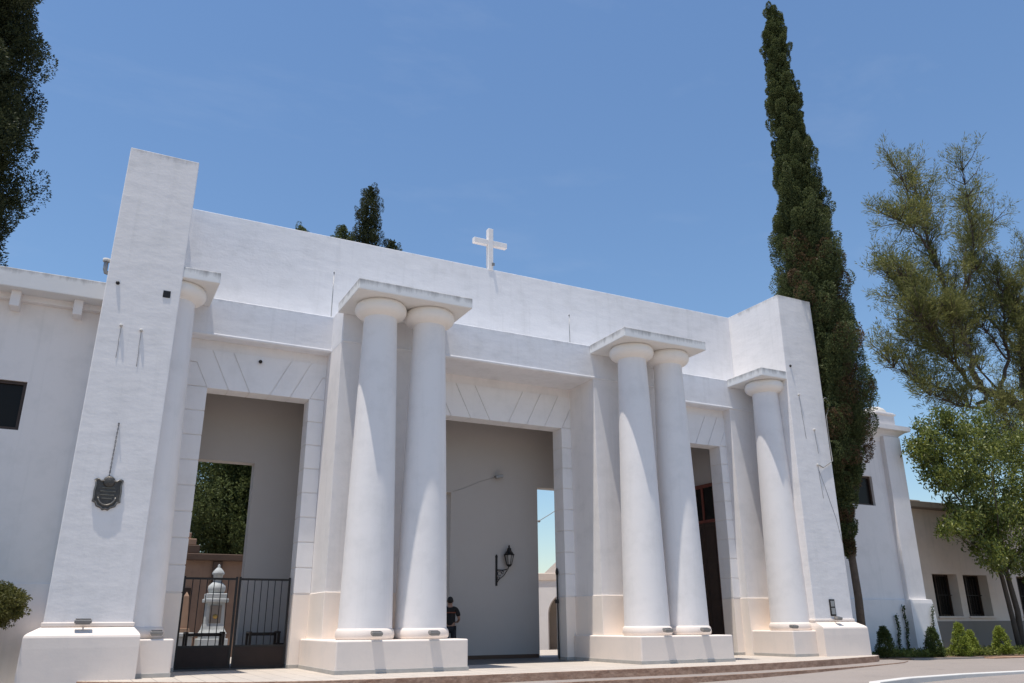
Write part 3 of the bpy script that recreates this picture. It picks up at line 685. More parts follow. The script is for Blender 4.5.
def plaque():
    o = thing('bronze_plaque', (0.28, 1.2, 3.65), 'dark bronze scrolled shield plaque hanging from a chain on the left pylon', 'plaque')
    cx, cz, y = 0.275, 3.65, 1.176
    def shield(s):
        pts = []
        for x, z in ((-.26, .26), (-.20, .29), (-.15, .25), (-.09, .26), (0, .28), (.09, .26), (.15, .25), (.20, .29), (.26, .26), (.235, .16), (.25, .05), (.245, -.10), (.255, -.17), (.20, -.19), (.17, -.26), (.09, -.29), (.05, -.335), (0, -.315), (-.05, -.335), (-.09, -.29), (-.17, -.26), (-.20, -.19), (-.255, -.17), (-.245, -.10), (-.25, .05), (-.235, .16)):
            pts.append((cx + x * s, cz + z * s))
        return pts
    MB().prism(shield(1.08), 'y', y, y + 0.022, 0.004).build('shield_back', M['bronze'], o)
    rim = MB(); pts = shield(1.0); rim.tube([(p[0], y - 0.008, p[1]) for p in pts + pts[:1]], 0.014, 6)
    rim.tube([(cx + 0.17 * math.cos(t), y - 0.01, cz - 0.06 + 0.19 * math.sin(t)) for t in np.linspace(math.pi * 1.05, math.pi * 1.95, 14)], 0.018, 6)
    rim.build('raised_rim', M['bronzelight'], o)
    MB().lathe([(0.115, 0.0), (0.12, 0.008), (0.09, 0.022), (0.01, 0.03)], 0, 0, 20).build('boss', M['bronze'], None)
    bo = bpy.data.objects['boss']; bo.parent = o; bo.matrix_local = Matrix.Translation(Vector((cx, y, cz + 0.24)) - o.location) @ Matrix.Rotation(R(90), 4, 'X')
    ins = MB()
    for k in range(4):
        w_ = (0.13, 0.15, 0.14, 0.10)[k]; ins.box(cx - w_, cx + w_, y - 0.010, y + 0.002, cz + 0.10 - k * 0.075, cz + 0.125 - k * 0.075, 0.003)
    ins.build('raised_lines', M['bronze2'], o)
    ch = MB(); z = cz + 0.30; x = cx - 0.005
    pt0 = Vector((cx - 0.02, y + 0.015, cz + 0.29)); pt1 = Vector((0.285, 1.17, 5.15)); n = 26
    for k in range(n):
        c = pt0.lerp(pt1, (k + 0.5) / n); a = Vector((0.012, 0, 0)) if k % 2 else Vector((0, 0.012, 0)); u = (pt1 - pt0) / n * 0.62
        ch.tube([c + u * math.sin(t) + a * math.cos(t) for t in np.linspace(0, 2 * math.pi, 9)], 0.0045, 5)
    ch.tube([pt1 + Vector((0, -0.03, 0.0)), pt1 + Vector((0, 0.06, 0.02))], 0.014)
    ch.build('chain', M['iron'], o)
M['bronze2'] = simple('mid_bronze', (0.13, 0.12, 0.10), 0.45, 0.6, var=0.3)
plaque()

def floodlight(x, y, z, label, sc=1.0):
    o = thing('floodlight', (x, y, z), label, 'floodlight', 'floodlights at the foot of the front')
    b = MB(); b.box(-0.12 * sc, 0.12 * sc, -0.08, 0.08, -0.035, 0.03, 0.012)
    for k in range(5): b.box(-0.10 * sc, 0.10 * sc, -0.07 + 0.032 * k, -0.058 + 0.032 * k, -0.055, -0.03)
    mt = Matrix.Translation((x, y, z + 0.13)) @ Matrix.Rotation(R(10), 4, 'X')
    bmesh.ops.transform(b.b, matrix=mt, verts=b.b.verts); h = b.build('housing', M['lamp'], o)
    g = MB().box(-0.105 * sc, 0.105 * sc, -0.065, 0.065, 0.031, 0.035); bmesh.ops.transform(g.b, matrix=mt, verts=g.b.verts); g.build('lens', M['glass'], h)
    MB().tube([(x, y + 0.16, z + 0.10), (x, y + 0.05, z + 0.08), (x, y, z + 0.09)], 0.016, 6).build('bracket', M['lamp'], o)
floodlight(0.20, 1.00, 0.97, 'grey floodlight on the left pylon plinth under the bronze plaque', 1.3)
floodlight(1.60, 1.25, 0.74, 'grey floodlight on the plinth of the engaged column beside the left opening')
floodlight(5.93, -0.04, 0.69, 'grey floodlight at the left column of the coupled pair left of the middle opening')
floodlight(7.27, -0.04, 0.69, 'grey floodlight at the right column of the coupled pair left of the middle opening')
floodlight(13.78, -0.04, 0.69, 'grey floodlight at the left column of the coupled pair right of the middle opening')
floodlight(15.02, -0.04, 0.69, 'grey floodlight at the right column of the coupled pair right of the middle opening')
floodlight(19.55, 1.27, 0.74, 'grey floodlight on the plinth of the engaged column beside the right opening')
floodlight(21.18, 1.0, 0.97, 'grey floodlight on the right pylon plinth below the small dark plate', 0.9)

def meter_plate():
    o = thing('meter_plate', (21.2, 1.2, 1.4), 'small dark framed metal plate low on the right pylon', 'plate')
    MB().box(21.08, 21.30, 1.165, 1.20, 1.16, 1.66, 0.008).build('frame', M['iron'], o)
    MB().box(21.115, 21.265, 1.155, 1.17, 1.44, 1.61, 0.004).box(21.115, 21.265, 1.155, 1.17, 1.21, 1.40, 0.004).build('panel', M['zinc'], o)
meter_plate()

def hook(x, z, drop, label, lean=0.0, y=1.2):
    o = thing('wall_hook', (x, y, z), label, 'hook', 'hooks with loose wire on the pylons')
    MB().tube([(x, y + 0.03, z), (x, y - 0.035, z), (x, y - 0.045, z + 0.015)], 0.018, 8).lathe([(0.001, z - 0.02), (0.035, z - 0.015), (0.035, z + 0.03), (0.001, z + 0.035)], x, y - 0.03, 10).build('peg', M['whitepaint'], o)
    n = 7; MB().tube([(x + lean * k / n + 0.004 * math.sin(k * 1.7), y - 0.03 + 0.02 * min(1, k / 3), z - drop * k / n) for k in range(n + 1)], 0.0055, 5).build('loose_wire', M['cable'], o)
hook(0.02, 7.38, 0.75, 'white hook with hanging wire high on the left pylon, left one of two')
hook(0.44, 7.33, 0.85, 'white hook with hanging wire high on the left pylon, right one of two', 0.02)
hook(20.90, 8.29, 1.5, 'topmost white hook with long wire on the right pylon', 0.10)
hook(21.42, 7.13, 0.8, 'middle white hook on the right pylon below the longest wire', 0.06)
hook(21.36, 5.93, 1.1, 'lowest white hook on the right pylon where the slack cable is tied', 0.08)
def old_bolt(x, z, label):
    o = MB().lathe([(0.001, 0.0), (0.045, 0.004), (0.04, 0.03), (0.02, 0.05), (0.001, 0.055)], 0, 0, 10).build('wall_bolt', M['iron'])
    o.location = (x, 1.2, z); o.rotation_euler = (R(90), 0, 0); tag(o, label, 'bolt', 'old bolts on the pylons')
old_bolt(-0.19, 8.39, 'dark bolt near the top of the left pylon above the pair of hooks')
old_bolt(20.68, 9.30, 'dark bolt near the top of the right pylon above its hooks')
def slack_cable():
    pts = [(21.36, 1.16, 5.95), (21.6, 1.18, 5.86), (21.85, 1.18, 6.0), (22.09, 1.18, 6.12), (22.11, 1.22, 7.0), (22.13, 1.22, 7.7), (22.30, 1.22, 8.0), (22.34, 1.22, 8.22), (22.20, 1.22, 8.36), (22.09, 1.22, 8.30), (22.09, 1.3, 7.6), (22.09, 1.3, 6.4)]
    o = MB().tube(pts, 0.016, 6).build('slack_cable', M['cable']); tag(o, 'thin grey cable looping round the outer edge of the right pylon', 'cable')
    o = MB().tube([(21.40, 1.193, 5.75), (21.62, 1.193, 5.1), (21.90, 1.193, 4.2), (22.05, 1.193, 3.4), (22.068, 1.25, 1.1)], 0.006, 6).build('slack_cable', M['cable']); tag(o, 'thin grey cable slanting down the face of the right pylon to its edge', 'cable')
slack_cable()
def rod(x, y, z0, z1, label):
    o = thing('lightning_rod', (x, y, z0), label, 'rod', 'thin rods on the entablature')
    MB().tube([(x, y, z0 - 0.02), (x, y, z1)], 0.012, 6).build('shaft', M['zinc'], o)
    MB().lathe([(0.01, z1 - 0.03), (0.024, z1), (0.02, z1 + 0.03), (0.005, z1 + 0.05)], x, y, 8).build('tip', M['zinc'], o)
rod(5.20, 3.05, 9.08, 10.45, 'thin rod on the ledge left of the left column pair')
rod(12.40, 2.1, 9.08, 10.05, 'thin rod on the ledge left of the right column pair')
def pipe():
    o = thing('outlet_pipe', (-0.5, 1.6, 8.9), 'short grey metal pipe capped beside the outer edge of the left pylon', 'pipe')
    MB().tube([(-0.37, 1.5, 8.70), (-0.48, 1.5, 8.72), (-0.50, 1.5, 8.80), (-0.50, 1.5, 9.0)], 0.05, 10).build('elbow', M['zinc'], o)
    MB().lathe([(0.075, 8.98), (0.08, 9.0), (0.08, 9.05), (0.02, 9.07)], -0.50, 1.5, 14).build('pipe_cap', M['whitepaint'], o)
pipe()
def spots():
    for x, y, z, l in ((3.45, 3.27, 7.62, 'tiny dark spotlight above the left opening'), (16.6, 3.27, 7.45, 'tiny dark spotlight above the right opening')):
        o = MB().lathe([(0.03, 0.0), (0.035, 0.03), (0.05, 0.07), (0.045, 0.1), (0.01, 0.1)], 0, 0, 12).build('spotlight', M['iron'])
        o.location = (x, y, z); o.rotation_euler = (R(110), 0, 0); tag(o, l, 'spotlight', 'spotlights above the openings')
spots()
def sky_wire():
    o = thing('overhead_cable', (16, 12, 5), 'dark overhead cable with a knot in the sky through the middle opening', 'cable')
    pts = [(14.0 + 0.6 * k, 12.0 + 0.1 * k, 3.85 + 0.19 * k + 0.012 * k * k) for k in range(9)]
    MB().tube(pts, 0.018, 6).build('wire', M['cable'], o)
    MB().lathe([(0.01, 0.0), (0.06, 0.03), (0.06, 0.09), (0.01, 0.12)], 0, 0, 8).build('clamp', M['cable'], None)
    c = bpy.data.objects['clamp']; c.parent = o; c.location = Vector((17.0, 12.5, 5.03)) - o.location
    for x, y, z in ((14.0, 12.0, 3.85), (18.8, 12.8, 6.138)):
        MB().tube([(x, y, -0.34), (x, y, z + 0.3)], 0.06, 8).build('pole', M['trunk'], o)
sky_wire()

# ---------------------------------------------------------------- the person in the passage
def skinned(name, verts, edges, radii, mat, parent, sub=2, root=0):
    me = bpy.data.meshes.new(name); me.from_pydata([Vector(v) for v in verts], edges, [])
    o = bpy.data.objects.new(name, me); COL.objects.link(o); me.materials.append(mat)
    md = o.modifiers.new('skin', 'SKIN'); md.use_smooth_shade = True
    for i, r in enumerate(radii):
        sv = me.skin_vertices[0].data[i]; sv.radius = (r, r) if not hasattr(r, '__len__') else r; sv.use_root = (i == root)
    sb = o.modifiers.new('sub', 'SUBSURF'); sb.levels = sub; sb.render_levels = sub
    o.parent = parent; return o
def person():
    o = thing('person', (9.80, 5.02, 0.0), 'person in a dark shirt with reddish stripe standing in the passage', 'person')
    o.rotation_euler = (0, 0, R(-25))
    # skeleton: pelvis, spine, neck, head; legs; arms (facing +Y, away from the street; right arm bent forward)
    V = [(0, 0, .95), (0, 0.0, 1.12), (0, .0, 1.30), (0, .0, 1.43), (0, .01, 1.50), (0, .02, 1.58), (0, .02, 1.67),
         (-.10, 0, .90), (-.11, .02, .50), (-.12, -.02, .09), (-.12, .12, .04),
         (.10, 0, .90), (.12, .0, .50), (.14, -.04, .09), (.16, .10, .04),
         (-.19, 0, 1.40), (-.25, .02, 1.12), (-.22, .20, .98),
         (.19, 0, 1.40), (.27, .0, 1.13), (.22, .20, 1.05), (-.20, .29, .96), (.17, .30, 1.06)]
    E = [(0, 1), (1, 2), (2, 3), (3, 4), (4, 5), (5, 6), (0, 7), (7, 8), (8, 9), (9, 10), (0, 11), (11, 12), (12, 13), (13, 14), (3, 15), (15, 16), (16, 17), (3, 18), (18, 19), (19, 20), (17, 21), (20, 22)]
    rad = [(.15, .11), (.14, .105), (.16, .11), (.11, .08), .055, .085, .078, .085, .06, .04, .035, .085, .06, .04, .035, .062, .042, .030, .062, .042, .030, .034, .034]
    skinned('body', V, E, rad, M['skin'], o)
    for s, hand, d in ((-1, (-.20, .29, .96), 1), (1, (.17, .30, 1.06), 1)):   # five bent fingers on each hand
        for k in range(5):
            a = Vector(hand); off = Vector((0.012 * (k - 2), 0.02, 0.010 * (k - 2)))
            p1 = a + off; p2 = p1 + Vector((0.004 * (k - 2), .035 if k else .02, -.006 + (0.02 if k == 0 else 0))); p3 = p2 + Vector((0, .018, -.022))
            skinned('finger', [a, p1, p2, p3], [(0, 1), (1, 2), (2, 3)], [.012, .009, .0085, .007], M['skin'], o, 1)
    sv = [(0, 0, .90), (0, 0, 1.12), (0, 0, 1.30), (0, 0, 1.42), (-.19, 0, 1.40), (-.245, .015, 1.18), (.19, 0, 1.40), (.262, .0, 1.19)]
    skinned('shirt', sv, [(0, 1), (1, 2), (2, 3), (3, 4), (4, 5), (3, 6), (6, 7)], [(.175, .13), (.165, .125), (.185, .13), (.13, .095), .078, .07, .078, .07], M['shirt'], o)
    st = MB().box(-0.17, 0.17, -0.137, -0.118, 1.295, 1.325, 0.005).build('shirt_stripe', M['stripe']); st.parent = o
    skinned('trousers', [(0, 0, .93), (-.10, 0, .86), (-.11, .02, .50), (-.12, -.02, .10), (.10, 0, .86), (.12, 0, .50), (.14, -.04, .10)], [(0, 1), (1, 2), (2, 3), (0, 4), (4, 5), (5, 6)], [(.17, .125), .105, .08, .065, .105, .08, .065], M['trousers'], o)
    h = bmesh.new(); bmesh.ops.create_icosphere(h, subdivisions=3, radius=0.102)
    bmesh.ops.delete(h, geom=[v for v in h.verts if v.co.y > 0.045 and v.co.z < 0.03], context='VERTS')
    bmesh.ops.transform(h, matrix=Matrix.Translation((0, .012, 1.655)) @ Matrix.Diagonal((0.88, 1.05, 1.05, 1)), verts=h.verts)
    me = bpy.data.meshes.new('hair'); h.to_mesh(me); h.free(); ho = bpy.data.objects.new('hair', me); COL.objects.link(ho); me.materials.append(M['hair']); ho.parent = o
    fc = MB().box(-0.012, 0.012, 0.095, 0.125, 1.60, 1.645, 0.006).build('nose', M['skin']); fc.parent = o
    for s in (-1, 1):
        e = MB().box(s * 0.088 - 0.012, s * 0.088 + 0.012, 0.005, 0.04, 1.60, 1.66, 0.008).build('ear', M['skin']); e.parent = o
        sh = MB().box(s * 0.13 - 0.045, s * 0.13 + 0.045, -0.09, 0.17, 0.0, 0.085, 0.03, 3).build('shoe', M['rubber']); sh.parent = o
person()

# ---------------------------------------------------------------- vegetation
def unit(v): return v / np.maximum(np.linalg.norm(v, axis=-1, keepdims=True), 1e-9)
def leaves(P, D, L, W):
    """diamond leaves at P along D, length L, width W -> verts, quads"""
    n = len(P); r = unit(RNG.normal(size=(n, 3))); S = unit(np.cross(D, r)); Nn = np.cross(S, D)
    L = np.broadcast_to(np.asarray(L, float), (n,))[:, None]; W = np.broadcast_to(np.asarray(W, float), (n,))[:, None]
    V = np.empty((n, 4, 3)); V[:, 0] = P; V[:, 1] = P + D * L * .45 + S * W * .5; V[:, 2] = P + D * L + Nn * L * RNG.uniform(-.12, .12, (n, 1)); V[:, 3] = P + D * L * .45 - S * W * .5
    return V.reshape(-1, 3), np.arange(n * 4).reshape(-1, 4)

def plumes(C, D, length, rad, per, leafL, leafW, spread=0.72):
    """bushy upright plumes: leaves scattered round each axis, thickest in the middle, pointing out and up"""
    n = len(C); t = RNG.uniform(0, 1, (n, per)); prof = np.sqrt(np.clip(np.sin(np.pi * (0.12 + 0.86 * t)), 0, 1))
    rnd = unit(RNG.normal(size=(n, per, 3))); rnd = unit(rnd - D[:, None] * (rnd * D[:, None]).sum(-1, keepdims=True))
    rr = rad[:, None] * prof * RNG.uniform(0.30, 1.0, (n, per)) ** 0.5
    P = C[:, None] + D[:, None] * (t * length[:, None])[..., None] + rnd * rr[..., None]
    d = unit(D[:, None] * 0.55 + rnd * spread + RNG.normal(size=(n, per, 3)) * 0.35)
    P = P.reshape(-1, 3); d = d.reshape(-1, 3); m = len(P)
    return leaves(P, d, leafL * RNG.uniform(.7, 1.3, m), leafW * RNG.uniform(.7, 1.3, m))

def clip_faces(V, F, keep_fn):
    cen = V[F].mean(1); k = keep_fn(cen); F = F[k]; used = np.unique(F); mp = np.zeros(len(V), int); mp[used] = np.arange(len(used))
    return V[used], mp[F]

def cypress(x, y, z0, profile, n_pl, per, label, group, top_xy=(0, 0), mat='cyp', keep=None, brown=0, leaf=(0.066, 0.031), pl=(1.0, 0.30), trunk_r=0.24, name='cypress_tree', seed=1):
    global RNG; RNG = np.random.default_rng(seed)
    o = thing(name, (x, y, z0), label, 'cypress', group)
    zs = np.array([p[0] for p in profile]); rs = np.array([p[1] for p in profile]) * 0.80
    ztop = zs[-1]; ax = lambda z: np.stack([x + top_xy[0] * (z - z0) / (ztop - z0), y + top_xy[1] * (z - z0) / (ztop - z0)], -1)
    # trunk
    tz = np.linspace(z0 - 0.1, zs[0] + (ztop - zs[0]) * 0.6, 9)
    tp = [(*(ax(np.array([q]))[0] + np.array([math.sin(q * 1.1), math.cos(q * 0.9)]) * 0.05), q) for q in tz]
    MB().tube(tp, [trunk_r * (1.15 - 0.9 * i / 8) for i in range(9)], 10).build('trunk', M['trunk'], o)
    # plume positions: area-weighted over the profile
    zz = np.linspace(zs[0], zs[-1] - 0.2, 400); rr = np.interp(zz, zs, rs); cdf = np.cumsum(rr + 0.15); cdf /= cdf[-1]
    z = np.interp(RNG.uniform(0, 1, n_pl), cdf, zz); r = np.interp(z, zs, rs)
    th = RNG.uniform(0, 2 * np.pi, n_pl)
    lump = 1 + 0.16 * np.sin(3 * th + z * 1.3) + 0.12 * np.sin(5 * th - z * 2.1 + 1.0)
    depth = RNG.choice([0.96, 0.78, 0.55], n_pl, p=[0.62, 0.26, 0.12]) * RNG.uniform(0.9, 1.06, n_pl)
    out = np.stack([np.cos(th), np.sin(th), np.zeros(n_pl)], -1)
    a = ax(z); C = np.concatenate([a, z[:, None]], 1) + out * (r * depth * lump)[:, None]
    ln = pl[0] * RNG.uniform(.65, 1.25, n_pl) * np.clip(r / 1.1, 0.5, 1); C[:, 2] -= ln * 0.5
    D = unit(np.array([0, 0, 1.0]) + out * RNG.uniform(.12, .55, (n_pl, 1)) + RNG.normal(size=(n_pl, 3)) * 0.12)
    C -= out * (0.16 * ln)[:, None]
    rad = pl[1] * RNG.uniform(.75, 1.25, n_pl) * np.clip(r / 1.2, 0.5, 1)
    isb = (RNG.uniform(0, 1, n_pl) < brown * np.clip(1.6 - (z - zs[0]) / (0.40 * (ztop - zs[0])), 0, 1)) if brown else np.zeros(n_pl, bool)
    V, F = plumes(C[~isb], D[~isb], ln[~isb], rad[~isb], per, leaf[0], leaf[1])
    # inner foliage so the sky does not shine through the whole crown
    ni = n_pl * per // 8; zi = np.interp(RNG.uniform(0, 1, ni), cdf, zz); ti = RNG.uniform(0, 2 * np.pi, ni); ri = np.interp(zi, zs, rs) * RNG.uniform(0.2, 0.72, ni)
    Pi = np.concatenate([ax(zi) + np.stack([np.cos(ti), np.sin(ti)], -1) * ri[:, None], zi[:, None]], 1)
    V2, F2 = leaves(Pi, unit(RNG.normal(size=(ni, 3)) + [0, 0, 0.6]), leaf[0] * 2.2, leaf[1] * 3.2)
    F = np.concatenate([F, F2 + len(V)]); V = np.concatenate([V, V2])
    if keep: V, F = clip_faces(V, F, keep)
    mesh_np('crown', V, F, M[mat], o)
    if isb.any():
        V, F = plumes(C[isb], D[isb], ln[isb], rad[isb] * 1.05, per, leaf[0], leaf[1])
        if keep: V, F = clip_faces(V, F, keep)
        mesh_np('dead_foliage', V, F, M['cypbrown'], o)
    return o

def keep_right(c):
    return ~((c[:, 0] < 22.12) & (c[:, 2] < 12.0)) & ~((c[:, 1] > 2.45) & (c[:, 2] < 8.6))
cypress(23.05, 1.75, ZG, [(3.2, 0.12), (4.4, 0.30), (5.4, 0.65), (6.4, 1.1), (7.6, 1.42), (10, 1.55), (13, 1.45), (16.7, 1.0), (21.5, 0.70), (24.0, 0.50), (25.4, 0.32), (26.2, 0.10)], 1050, 520,
        'tall slender cypress rising behind the right pylon with brown lower foliage', 'cypress trees', (-0.03, 0.25), 'cyp', keep_right, 0.30, trunk_r=0.125, seed=3)
cypress(-7.0, 11.5, ZG, [(9.5, 2.0), (11.0, 3.3), (14, 3.6), (18, 3.5), (23, 2.8), (28, 1.5), (31, 0.15)], 1900, 360,
        'dark cypress at the left edge of the photo rising behind the left wing', 'cypress trees', (0, 0), 'cypdark', None, 0.0, trunk_r=0.35, leaf=(0.095, 0.045), pl=(1.25, 0.42), seed=5)
cypress(11.05, 20, ZG, [(7, 1.3), (12, 1.4), (18, 1.15), (20.5, 0.95), (22.3, 0.76), (23.2, 0.38), (23.7, 0.08)], 520, 190,
        'tallest of the cypresses whose tops show over the parapet', 'cypress trees', mat='cypdark', seed=6)
cypress(9.75, 20.3, ZG, [(7, 1.2), (12, 1.3), (18, 1.05), (19.8, 0.74), (20.6, 0.5), (21.1, 0.08)], 420, 190,
        'rounded cypress top just left of the tallest one over the parapet', 'cypress trees', mat='cyp', seed=7)
cypress(12.25, 19.6, ZG, [(7, 1.2), (12, 1.3), (18, 0.85), (19.6, 0.6), (20.2, 0.35), (20.5, 0.08)], 420, 190,
        'low cypress top just right of the tallest one over the parapet', 'cypress trees', mat='cypdark', seed=8)
cypress(7.5, 20, ZG, [(7, 1.1), (12, 1.2), (18, 0.8), (19.6, 0.62), (20.1, 0.42), (20.45, 0.06)], 360, 190,
        'small cypress tip showing far left over the parapet', 'cypress trees', mat='cyp', seed=9)
cypress(6.9, 23.5, ZG, [(3.2, 1.6), (4.4, 3.0), (6, 3.5), (9, 3.2), (12, 2.0), (15.5, 0.2)], 900, 160,
        'broad green cypress seen through the left opening behind the tomb', 'cypress trees', mat='cyplight', leaf=(0.13, 0.06), pl=(1.5, 0.36), seed=10)

def limb_tree_branches(b, pts, radii):
    b.tube(pts, radii, 8)
def casuarina():
    global RNG; RNG = np.random.default_rng(21)
    o = thing('casuarina_tree', (52.2, 11, ZG), 'tall feathery olive tree with bare forked limbs behind the beige building', 'tree')
    Y = 11.0
    def P(x, z, dy=0.0): return np.array([x, Y + dy, z])
    limbs = [([P(52.4, ZG - .2), P(52.0, 6), P(51.5, 11.5), P(51.3, 13.4), P(51.9, 16.5), P(52.3, 19.5), P(52.0, 22.5)], [.85, .70, .58, .5, .34, .18, .04]),
             ([P(51.4, 12.6), P(50.2, 13.6), P(48.7, 14.1), P(47.2, 14.2), P(46.55, 15.0), P(46.4, 17), P(46.0, 18.7), P(45.4, 21.6), P(44.9, 23.8), P(44.0, 27.5), P(42.9, 30.8)], [.5, .46, .42, .36, .30, .27, .24, .19, .15, .09, .03]),
             ([P(46.1, 18.4), P(46.9, 20.5), P(48.0, 23.5, -.5), P(48.3, 27, -.8), P(48.2, 32, -1)], [.2, .16, .12, .07, .02]),
             ([P(46.9, 20.5), P(48.9, 24.5, .6), P(50.8, 27.4, 1.1), P(52.4, 31.5, 1.4)], [.14, .11, .07, .02]),
             ([P(48.9, 24.5, .6), P(51.2, 26.6, .9), P(54.0, 30.0, 1.2)], [.1, .07, .02]),
             ([P(44.9, 23.6), P(43.2, 25.0, -.5), P(41.6, 25.2, -.9), P(40.2, 25.0, -1.2)], [.12, .08, .05, .02]),
             ([P(45.4, 21.6), P(45.9, 25, .6), P(46.0, 29, 1), P(45.7, 31.8, 1.2)], [.13, .10, .06, .02]),
             ([P(47.2, 14.2), P(45.0, 14.1, -.6), P(43.0, 15.2, -1.2), P(41.0, 16.4, -1.6), P(39.4, 17.0, -1.9)], [.26, .20, .14, .08, .02]),
             ([P(48.0, 14.0), P(45.5, 12.9, -.5), P(42.8, 12.5, -.9), P(40.0, 13.0, -1.2)], [.22, .15, .09, .02]),
             ([P(45.0, 14.1, -.6), P(43.6, 16.4, -.3), P(42.0, 19.2, 0), P(40.6, 21.3, .2)], [.16, .12, .07, .02]),
             ([P(43.0, 15.2, -1.2), P(41.4, 18.0, -1.4), P(39.4, 20.0, -1.5)], [.11, .07, .02]),
             ([P(46.4, 17), P(44.6, 18.4, .6), P(43.0, 20.8, 1)], [.12, .08, .02]),
             ([P(48.7, 14.1), P(49.6, 16.4, -.4), P(50.0, 19.5, -.6), P(49.6, 23.0, -.8)], [.22, .16, .10, .03]),
             ([P(51.9, 17), P(50.4, 20, .6), P(50.8, 24.2, .8)], [.18, .10, .02]), ([P(52.3, 21), P(54.0, 23.2, -.5), P(54.3, 25.6, -.8)], [.14, .08, .02]),
             ([P(51.6, 15), P(53.8, 18, .4), P(56, 22, .6), P(57, 25)], [.28, .2, .1, .03]),
             ([P(51.7, 16), P(50.8, 18.0, -.8), P(50.6, 20.6, -1.2)], [.2, .12, .03]), ([P(51.9, 16.5), P(53.2, 18.6, -.9), P(53.2, 21.5, -1.3)], [.2, .12, .03]),
             ([P(49.6, 16.4, -.4), P(48.6, 18.2, -.2), P(48.2, 20.4, .4)], [.12, .08, .02]), ([P(51.4, 13.6), P(52.6, 15.0, -1.0), P(53.6, 16.8, -1.6)], [.2, .12, .03]),
             ([P(49.6, 13.9), P(48.4, 15.8, .6), P(47.8, 18.0, 1.0)], [.14, .09, .02]), ([P(48.0, 14.2), P(47.6, 13.0, -.8), P(46.6, 12.0, -1.4)], [.12, .07, .02]), ([P(50.8, 13.2), P(50.9, 15.0, -1.2), P(50.0, 17.0, -2.0)], [.14, .09, .02]),
             ([P(51.5, 11.5), P(53, 12.4, -1.0), P(54.5, 14.2, -1.6)], [.14, .09, .02]), ([P(43.4, 14.9, -1.1), P(42.2, 16.4, -2.0), P(41.2, 17.4, -2.6)], [.12, .08, .02]), ([P(44.2, 13.0, -.7), P(42.0, 14.0, .2), P(40.2, 15.2, .8)], [.12, .08, .02]),
             ([P(46.4, 16.6), P(45.2, 16.4, .9), P(43.8, 17.4, 1.7)], [.12, .08, .02]), ([P(50.2, 13.6), P(49.6, 12.0, -.6), P(47.8, 10.9, -1.0), P(45.8, 10.2, -1.2)], [.12, .09, .05, .02])]
    b = MB(); sprays_c = []; sprays_d = []
    for li, (pts, rad) in enumerate(limbs):
        pts = np.array(pts); pts[:, 2] = np.where(pts[:, 2] > 18, 18 + (pts[:, 2] - 18) * .80, pts[:, 2]); n = len(pts)
        tt = np.linspace(0, n - 1, (n - 1) * 4 + 1); fine = np.stack([np.interp(tt, range(n), pts[:, k]) for k in range(3)], 1)
        fine[1:-1] += RNG.normal(size=(len(fine) - 2, 3)) * 0.10
        fr = np.interp(tt, range(n), rad); fr = fr * 0.62; b.tube(fine, list(fr), 7)
        seg = unit(np.diff(fine, axis=0))
        start = 0 if li not in (0, 1) else int(len(fine) * (0.5 if li == 0 else 0.52))
        for k in range(max(start, 1 + (len(fine) // 3 if li not in (0, 1) else 0)), len(fine)):
            for rep in range(7 if (li == 0 or li >= 7) else 5):
                d = unit(seg[min(k, len(seg) - 1)] * 0.7 + np.array([0, 0, 0.55]) + RNG.normal(size=3) * 0.65)
                ln = RNG.uniform(0.7, 2.1); e = fine[k] + d * ln; mid = fine[k] + d * ln * .5 + RNG.normal(size=3) * .08
                b.tube([fine[k], mid, e], [0.035, 0.022, 0.008], 4)
                for q in np.linspace(0.45, 1.0, 5):
                    sprays_c.append(fine[k] + d * ln * q); sprays_d.append(unit(d * .6 + np.array([0, 0, .5]) + RNG.normal(size=3) * .55))
    b.build('trunk', M['pinebark'], o)
    C = np.array(sprays_c); D = np.array(sprays_d); n = len(C); per = 21
    t = RNG.uniform(0, .75, (n, per)); rnd = RNG.normal(size=(n, per, 3))
    Pp = C[:, None] + D[:, None] * t[..., None] + rnd * 0.075
    dd = unit(D[:, None] * 0.9 + rnd * 0.45)
    V, F = leaves(Pp.reshape(-1, 3), dd.reshape(-1, 3), RNG.uniform(.16, .34, n * per), RNG.uniform(.028, .048, n * per))
    mesh_np('crown', V, F, M['pine'], o)
casuarina()

